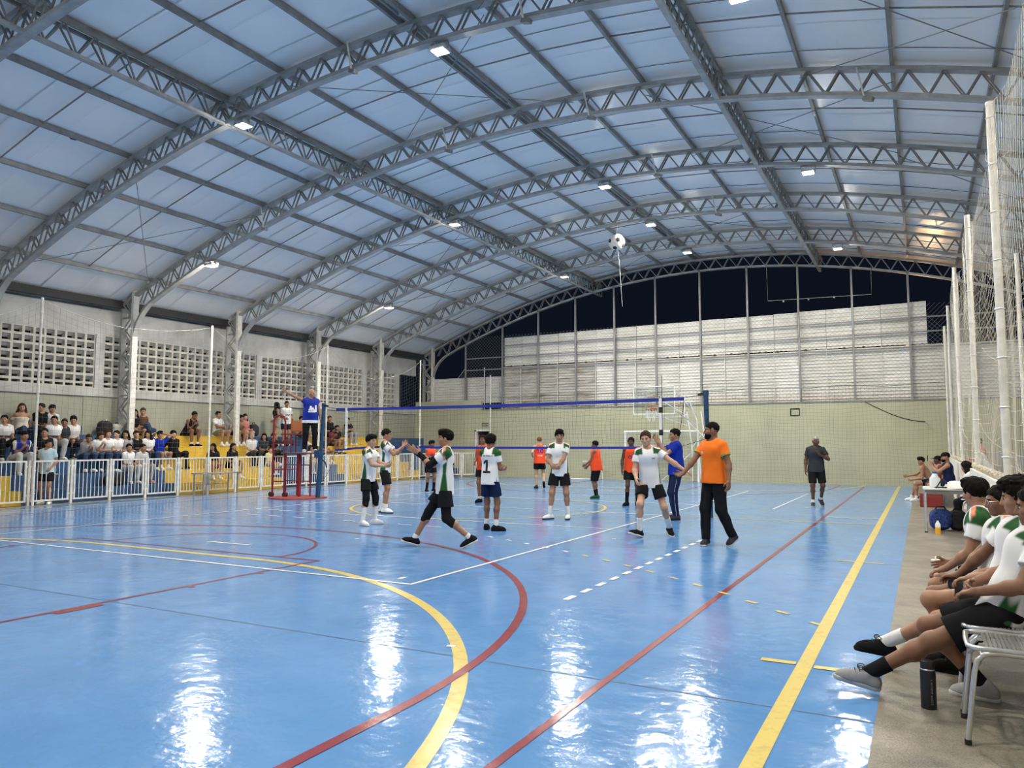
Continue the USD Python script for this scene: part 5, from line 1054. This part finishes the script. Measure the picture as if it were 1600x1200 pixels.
person('person', 'stocky player in orange with green shoes seen side on beyond the net', (1.46, 3.86, 0), 96, 1.58, dict(rh=(.10, .30, .96), lh=(-.10, .32, 1.0), rf=(.08, .02, .085), lf=(-.08, .0, .085)), 'brown', 'short', 'black', orange_top(), dict(kind='shorts', col='black', len=.95), ('green', 'green'), ('black', .45), res=.013, fat=1.2, group=G2)
person('person', 'player in orange facing the camera with one arm hanging, beside the goal post', (3.1, 2.06, 0), 212, 1.66, dict(rf=(.14, .04, .085), lf=(-.14, 0, .085), rfy=-40, head=(-24, 6, 0)), 'dark', 'short', 'black', orange_top(('CBV', .07, 0, .26, False, 'blue')), BLK, ('black', 'black'), ('black', .65), res=.013, group=G2)
blob = trimesh.util.concatenate([trimesh.creation.box((w, .035, .002)).apply_translation((x, y, 0)) for x, y, w in ((0, 0, .20), (0, .048, .17), (.0, .096, .12), (-.02, .14, .05))] + [trimesh.creation.box((.045, .19, .002)).apply_translation((.12, .09, 0))])
person('person', 'bald referee in blue bib standing on the red stand with one arm out', (-5.55, .16, 1.256), -128, 1.76, dict(rh=(.66, .10, 1.62), rhd=(.9, .1, .45), re=(.3, -.5, -1), rhn=(.1, .9, .1), lh=(-.27, .06, .86), rf=(.14, 0, .085), lf=(-.13, .02, .085), head=(38, 2, 0), curl=8, spread=1.6),
       'tan', 'bald', 'grey', dict(pattern=vest, trim='blue', hem=-.17, sl=.22, text=((blob, .035, -.02, .22, False, 'white'),)), dict(kind='trousers', col='black'), ('lightgrey', 'white'), res=.012, fat=1.14)
# ---- players waiting on the aluminium chairs at the right
def chairsit(pz=.585, **kw): d = dict(pelvis=(0, 0, pz), rf=(.12, .40, .085), lf=(-.12, .40, .085), curl=30); d.update(kw); return d
WP = dict(pattern=jersey, trim='green', hem=-.08, text=())
person('person', 'waiting player on the nearest occupied chair, grey shoe stretched onto the blue court', (9.90, -10.5, .0), 90, 1.68, chairsit(.59, pelvis=(0, .13, .59), lean=(-25, 0, 0), hippitch=-20, lf=(-.12, .90, .115), lfp=-12, rf=(.10, .26, .085), lk=(0, .4, 1), rk=(.1, 1, .6), lh=(-.13, .28, .68), le=(-.8, -.7, -.3), lhd=(.35, .85, -.2), lhn=(.1, 0, -1), rh=(.06, .31, .69), re=(1, -.5, -.4), rhd=(-.9, .3, -.1), rhn=(-.1, -.8, -.3), head=(-8, 8, 0), lfy=4),
       'brown', 'short', 'black', WP, dict(kind='shorts', col='black', len=.74, loose=1.2), ('grey', 'lightgrey'), ('black', .34), res=.0075, fat=.86, group='players waiting on the chairs')
person('person', 'waiting player with thick curly hair and an ear stud, white sock and black shoe', (9.93, -10.05, .0), 90, 1.68, chairsit(.59, pelvis=(0, .12, .59), lean=(-16, 0, 0), hippitch=-13, lf=(.16, .90, .13), lfp=-8, rf=(.16, .40, .085), lk=(0, .4, 1), lh=(-.06, .30, .68), le=(-.7, -.5, -.5), lhd=(.3, .9, -.2), lhn=(0, 0, -1), rh=(.04, .26, .70), rhd=(-.8, .5, -.1), rhn=(0, -.2, -1), head=(-10, 10, 0)),
       'tan', 'curly', 'black', WP, dict(kind='shorts', col='black', len=.62, loose=1.1), ('black', 'black'), ('white', .38), res=.0078, fat=.86, group='players waiting on the chairs')
person('person', 'waiting player in thin glasses between his two team mates', (9.87, -9.6, .0), 90, 1.50, chairsit(.66, pelvis=(0, .10, .66), lean=(-12, 0, 0), hippitch=-10, lf=(-.10, .46, .085), rf=(.12, .46, .085), lh=(-.05, .38, .66), rh=(.06, .36, .66), lhd=(.4, .9, -.1), rhd=(-.5, .85, -.1), lhn=(0, 0, -1), rhn=(0, 0, -1), le=(-.8, -.4, -.4), head=(4, 8, 0)),
       'brown', 'short', 'black', WP, dict(kind='shorts', col='black', len=.70), ('black', 'black'), ('black', .3), res=.009, glasses='thin', fat=.86, group='players waiting on the chairs')
person('person', 'waiting player with straight dark hair turned away to watch the match', (9.83, -9.14, .0), 86, 1.56, chairsit(.634, lean=(12, 0, -8), lf=(-.11, .36, .085), rf=(.12, .38, .085), lh=(-.09, .36, .64), rh=(.10, .34, .66), lhd=(.2, .9, -.3), rhd=(-.2, .9, -.2), le=(-.7, -.6, -.3), lhn=(.1, 0, -1), head=(-46, 6, 0)),
       'tan', 'fringe', 'black', dict(WP, hem=-.1), dict(kind='shorts', col='black', len=.62), ('black', 'white'), ('white', .3), res=.0085, fat=.86, group='players waiting on the chairs')
SIT = lambda **kw: dict(dict(pelvis=(0, 0, .58), rf=(.13, .42, .085), lf=(-.13, .42, .085), rh=(.12, .36, .60), lh=(-.12, .36, .60), lean=(14, 0, 0)), **kw)
bn = thing('bench', 'low white bench along the wall at the far right of the court', 'bench', (9.85, 6.3, 0)); obj('seat_board', rbox((-.2, -1.1, .40), (.2, 1.1, .44), .01), WHITE_D, bn)
for y in (-.95, .95): obj('bench_leg', MB().box((-.15, y - .03, 0), (.15, y + .03, .41)).mesh(), STEEL, bn)
person('person', 'shirtless young man sitting forward with an arm over his knee at the far bench', (9.58, 6.95, 0), 92, 1.56, SIT(lean=(30, 0, -10), rh=(.05, .62, .72), lh=(-.08, .50, .62), rf=(.14, .55, .085), head=(46, 4, 0)), 'tan', 'fringe', 'black', None, dict(kind='shorts', col='black', len=.6), ('white', 'white'), ('white', .2), res=.014)
person('person', 'player in a pink shirt with black cap on the far bench', (9.86, 6.3, 0), 90, 1.56, SIT(lean=(16, 0, 0), head=(-10, 2, 0)), 'dark', 'buzz', 'black', dict(kind='tank', col='pink'), dict(kind='shorts', col='black', len=.75), 'black', ('white', .2), res=.014, cap='black')
person('person', 'young man in navy tank top and cap holding a phone on the far bench', (9.94, 5.66, 0), 86, 1.66, SIT(lean=(4, 0, 0), rh=(.05, .36, .98), lh=(-.08, .38, 1.0), le=(-.7, -.4, -.8), rhd=(0, .5, .8), lhd=(.1, .5, .8), head=(10, 8, 0)), 'tan', 'buzz', 'black', dict(kind='tank', col='navy'), dict(kind='shorts', col='navy', len=.8), 'white', ('white', .2), res=.014, cap='black', beard=True)
ph = obj('phone', rbox((9.48, 5.62, 1.08), (9.495, 5.70, 1.22), .003), BLACK, label='black phone held up by the man in the navy tank', cat='phone')
person('person', 'scorer with long black hair and black trousers seated by the table', (10.25, .75, 0), 88, 1.42, dict(pelvis=(0, 0, .70), rf=(.1, .30, .085), lf=(-.1, .4, .085), rk=(.1, 1, .5), lk=(-.1, 1, .5), rh=(.1, .3, .78), lh=(-.1, .3, .74), lean=(18, 0, 0), head=(-30, 16, 0)), 'tan', 'long', 'black', dict(col='white', hem=-.05), dict(kind='trousers', col='black'), ('white', 'white'), female=True, res=.013)
person('person', 'person in a pink top behind the low wall near the far right corner', (10.85, 8.4, 0), 100, 1.66, dict(rh=(.2, .40, 1.13), lh=(-.2, .40, 1.13), lean=(12, 0, 0)), 'pink', 'short', 'brown', dict(col='pink'), dict(kind='trousers', col='jeans'), 'white', res=.017)
person('person', 'person in a white shirt leaning arms over the low wall gap rail', (10.75, 5.6, 0), 80, 1.52, dict(rh=(.15, .44, 1.22), lh=(-.2, .42, 1.22), lean=(22, 0, 0), head=(0, 26, 0)), 'tan', 'short', 'grey', dict(col='white', sl=.9), dict(kind='trousers', col='grey'), 'black', res=.017)
person('person', 'person in a red vest seen in the dim doorway of the far wall', (-8.46, 15.3, 0), 176, 1.62, {}, 'tan', 'short', 'black', dict(kind='tank', col='maroon'), dict(kind='shorts', col='black'), 'black', res=.02)

# ---- spectators on the stands
def seat_at(px, py, X):
    """world Y at depth plane X for a viewing direction taken from the survey of the photograph"""
    d = _r * (px - 800) / F_PX - _u * (py - 600) / F_PX + _f; return CAM[1] + d[1] / d[0] * (X - CAM[0])
TX = {1: (-10.02, .35), 2: (-10.52, .70), 3: (-11.02, 1.05), 4: (-11.52, 1.4), 5: (-11.95, 1.75)}
P0 = dict(pelvis=(0, 0, .10), rf=(.11, .37, -.265), lf=(-.11, .37, -.265), curl=35)
knees = dict(P0, rh=(.13, .34, .24), lh=(-.13, .34, .24), lean=(12, 0, 0))
lap = dict(P0, rh=(.04, .26, .22), lh=(-.04, .28, .24), lean=(6, 0, 0))
elbows = dict(P0, rh=(.06, .40, .34), lh=(-.06, .40, .32), lean=(34, 0, 0), head=(0, 18, 0))
folded = dict(P0, rh=(-.10, .20, .36), lh=(.10, .22, .34), re=(1, .1, -.6), le=(-1, .1, -.6), lean=(2, 0, 0))
back = dict(P0, rh=(.26, -.02, .16), lh=(-.26, -.02, .16), lean=(-6, 0, 0), rf=(.12, .5, -.265), lf=(-.12, .5, -.265))
phone_ = dict(P0, rh=(.05, .26, .44), lh=(-.05, .26, .42), lean=(8, 0, 0), head=(0, 24, 0))
cheer = dict(P0, rh=(.14, -.02, .78), lh=(-.14, -.02, .78), re=(1, .2, .1), le=(-1, .2, .1), lean=(4, 0, 0), rhd=(-.8, -.5, .3), lhd=(.8, -.5, .3))
cross = dict(P0, rf=(-.12, .46, -.06), lf=(-.09, .36, -.265), rk=(0, .5, 1), rh=(.06, .30, .26), lh=(-.04, .3, .28), lean=(4, 0, 0))
JN = dict(kind='trousers', col='jeans'); SB = dict(kind='shorts', col='black', len=.6); TB = dict(kind='trousers', col='black')
W_, K_ = dict(col='white'), dict(col='black')
SPEC = [  # px, py of the head, tier, label, pose, skin, hair, hair colour, top, bottom, shoes, female, head yaw, height
 (6, 663, 4, 'young man at the left edge of the stands in a dark-banded white tee', knees, 'tan', 'short', 'black', dict(pattern=bands((.7, .7, .7), (.16, .24, (.03, .03, .04)))), TB, 'white', 0, -30, 1.7),
 (37, 645, 5, 'woman with long dark hair in a white strapless top, leaning back on the top step', back, 'tan', 'long', 'brown', dict(kind='strapless', col='cream', hem=-.04), JN, 'white', 1, -20, 1.68),
 (66, 643, 5, 'young man in a black tee on the top step, turned to his neighbour', lap, 'tan', 'short', 'black', K_, TB, 'black', 0, -55, 1.72),
 (79, 647, 5, 'boy in a pale tee on the top step beside the one in black', knees, 'tan', 'fringe', 'black', dict(col='lightgrey'), TB, 'white', 0, -10, 1.66),
 (85, 666, 4, 'boy in a white tee with navy band and light grey trousers', lap, 'tan', 'short', 'black', dict(pattern=bands((.7, .7, .7), (.17, .23, (.02, .03, .08)))), dict(kind='trousers', col='lightgrey'), 'white', 0, -30, 1.72),
 (115, 663, 4, 'boy in a white shirt with dark blue sleeves, hands in his lap', lap, 'tan', 'fringe', 'black', dict(pattern=sleeved((.68, .67, .68), (.03, .03, .16))), dict(kind='shorts', col='navy', len=.7), 'grey', 0, -30, 1.74),
 (28, 684, 3, 'boy in a royal blue vest over a white tee near the left edge', elbows, 'tan', 'short', 'black', dict(pattern=sleeved((.014, .03, .30), (.7, .7, .7)), text=(('VOLEI', .05, 0, .2, False, 'white'),)), dict(kind='trousers', col='lightgrey'), 'white', 0, 0, 1.74),
 (68, 682, 3, 'man in a black tee sitting forward behind the boy in pale blue', knees, 'tan', 'short', 'black', K_, dict(kind='shorts', col='camo', len=.7), 'black', 0, -25, 1.74),
 (101, 672, 4, 'dark haired youth half hidden behind the boy with blue sleeves', lap, 'brown', 'short', 'black', dict(col='charcoal'), TB, 'black', 0, -30, 1.58),
 (132, 695, 3, 'person in a grey sweatshirt bent forward on the blue step', elbows, 'tan', 'short', 'brown', dict(col='grey', sl=1.1), JN, 'white', 0, -20, 1.6),
 (155, 690, 3, 'girl with long light brown hair and a hand at her chin', phone_, 'light', 'long', 'brown', W_, JN, 'white', 1, -5, 1.6),
 (165, 683, 3, 'woman with very long brown hair in a white v-neck tee', knees, 'light', 'long', 'brown', W_, JN, 'white', 1, 5, 1.72),
 (183, 686, 3, 'girl with tied dark hair in a white tee, looking right', lap, 'light', 'bun', 'black', W_, JN, 'white', 1, -50, 1.66),
 (197, 686, 3, 'girl with dark curly hair in a grey top by the first column', lap, 'tan', 'long', 'black', dict(col='grey'), JN, 'white', 1, -40, 1.66),
 (201, 705, 2, 'girl in a white tee on the lower step with white sneakers', lap, 'tan', 'bun', 'black', W_, dict(kind='trousers', col='lightgrey'), 'white', 1, -10, 1.6),
 (212, 689, 3, 'boy in a black printed tee between the white-topped girls', lap, 'light', 'short', 'black', dict(col='black', text=(('SKATE', .03, 0, .25, False, 'grey'),)), TB, 'black', 0, -10, 1.66),
 (221, 705, 2, 'woman in a pale grey top on the lower step with pink shoes', knees, 'tan', 'bun', 'black', dict(col='lightgrey'), dict(kind='trousers', col='grey'), 'pink', 1, 0, 1.6),
 (232, 686, 3, 'woman with long black hair in a white tee looking to her left', lap, 'tan', 'long', 'black', W_, JN, 'white', 1, -45, 1.68),
 (250, 690, 3, 'boy in a royal blue tee with both hands behind his head', cheer, 'tan', 'fringe', 'black', dict(col='blue'), dict(kind='shorts', col='grey', len=.7), 'white', 0, -20, 1.66),
 (224, 650, 5, 'woman in dark tank top, jeans and sunglasses on the yellow top step', cross, 'tan', 'bun', 'brown', dict(kind='tank', col='brown'), JN, 'white', 1, -30, 1.72),
 (210, 662, 5, 'girl partly hidden behind the first white column', lap, 'tan', 'long', 'black', K_, dict(kind='shorts', col='jeans', len=.5), 'white', 1, -20, 1.6),
 (273, 696, 3, 'youth all in black lounging on the yellow step', back, 'light', 'afro', 'black', dict(col='black', sl=.9), TB, 'black', 0, -10, 1.7),
 (294, 655, 5, 'man in a black tank top leaning with elbows on his knees', elbows, 'brown', 'short', 'black', dict(kind='tank', col='black'), dict(kind='shorts', col='black', len=.75), 'black', 0, 0, 1.8),
 (341, 654, 5, 'man in a white tee and camouflage shorts beside the second column', folded, 'tan', 'short', 'black', W_, dict(kind='shorts', col='camo', len=.8), 'white', 0, 10, 1.72),
 (333, 705, 2, 'girl in a black top and bare legs looking right over her shoulder', knees, 'tan', 'long', 'black', K_, dict(kind='shorts', col='black', len=.35), 'white', 1, -60, 1.62),
 (362, 705, 2, 'woman with loose dark hair and black clothes on the yellow step', knees, 'tan', 'long', 'black', K_, dict(kind='shorts', col='black', len=.45), 'white', 1, 0, 1.64),
 (368, 653, 5, 'youth with bare shoulders just right of the second column', elbows, 'tan', 'short', 'black', None, dict(kind='shorts', col='navy', len=.6), 'white', 0, 0, 1.7),
 (381, 657, 5, 'girl with long hair and pink top beside the bare-shouldered youth', knees, 'pink', 'long', 'black', dict(kind='tank', col='pink'), dict(kind='shorts', col='jeans', len=.35), 'pink', 1, -10, 1.62),
 (394, 687, 3, 'grey haired person in a white shirt on the blue step', lap, 'light', 'short', 'grey', dict(col='white', sl=.7), dict(kind='trousers', col='charcoal'), 'black', 0, -40, 1.64),
 (413, 689, 3, 'dark haired woman in dark clothes beside the grey haired person', lap, 'tan', 'long', 'black', dict(col='charcoal'), TB, 'black', 1, -40, 1.62),
 (425, 688, 3, 'man in a black tee behind the small child in yellow', knees, 'tan', 'short', 'black', K_, TB, 'white', 0, -20, 1.66),
 (422, 705, 2, 'small child in a pale yellow top', lap, 'light', 'short', 'brown', dict(col='yellow'), dict(kind='shorts', col='grey', len=.6), 'white', 0, -10, 1.34),
 (471, 657, 5, 'youth in a yellow tee behind the referee seat', lap, 'tan', 'curly', 'black', dict(col='yellow'), SB, 'white', 0, -20, 1.62),
 (484, 712, 2, 'girl in pale clothes seated low behind the referee stand', knees, 'light', 'long', 'brown', dict(col='cream'), dict(kind='trousers', col='lightgrey'), 'white', 1, 0, 1.5),
 (515, 650, 5, 'woman in a black tee on the top step right of the blue post', lap, 'tan', 'bun', 'brown', K_, TB, 'black', 1, -20, 1.76),
 (525, 664, 4, 'young man in black with bare legs beside the woman in the black tee', knees, 'tan', 'short', 'black', K_, SB, 'brown', 0, -20, 1.7),
 (519, 674, 4, 'girl in dark clothes looking down, lower beside the blue post', phone_, 'brown', 'long', 'black', dict(col='maroon'), SB, 'brown', 1, -10, 1.55),
 (507, 683, 3, 'girl in patterned shorts with her legs out, low beside the blue post', lap, 'tan', 'long', 'brown', dict(col='charcoal'), dict(kind='shorts', col='maroon', len=.45), 'white', 1, -15, 1.6),
 (545, 664, 5, 'woman in a black printed tee and grey jeans sitting apart', folded, 'tan', 'bun', 'black', dict(col='black', text=(('ROCK', .04, 0, .27, False, 'grey'),)), dict(kind='trousers', col='grey'), 'white', 1, -40, 1.66),
]
for px, py, tier, lab, pose, sk_, hr, hc_, tp_, bt_, shc, fem, hy, H in SPEC:
    x, z = TX[tier]; y = seat_at(px, py, x + .05); pz = dict(pose); h0 = pz.get('head', (0, 4, 0)); pz['head'] = (hy, h0[1], 0)
    person('person', lab, (x, y, z), -90 + hy * .25, H, pz, sk_, hr, hc_, tp_, bt_, (shc, 'white'), None if bt_['kind'] == 'trousers' else ('white', .2), res=.0185, female=bool(fem), fat=.92, group='spectators on the left stands')
STD = dict(pelvis=(0, 0, .93))
person('person', 'boy in a pale blue tee and black shorts standing between fence and stands', (-9.66, seat_at(75, 700, -9.66), .006), -150, 1.60, dict(rh=(.16, .12, .96), lh=(-.16, .12, .96), head=(60, 8, 0)), 'tan', 'short', 'black', dict(col='paleblue', hem=-.16), dict(kind='shorts', col='black', len=.75), 'white', res=.017)
person('person', 'girl with long dark hair, black crop top and grey shorts standing on the steps', (-11.5, seat_at(433, 645, -11.5), 1.4), 150, 1.62, dict(rh=(.2, .1, 1.0), head=(-60, 0, 0)), 'tan', 'long', 'black', dict(kind='tank', col='black', hem=.14), dict(kind='shorts', col='grey', len=.45, waist=.06), 'white', female=True, res=.017)
person('person', 'boy in a white printed tee standing beside the girl in the crop top', (-11.5, seat_at(447, 642, -11.5), 1.4), -110, 1.68, dict(rh=(.12, .22, 1.05)), 'tan', 'short', 'black', dict(col='white', text=(('ONE', .07, 0, .22, False, 'charcoal'),)), dict(kind='shorts', col='black', len=.7), 'white', res=.017)
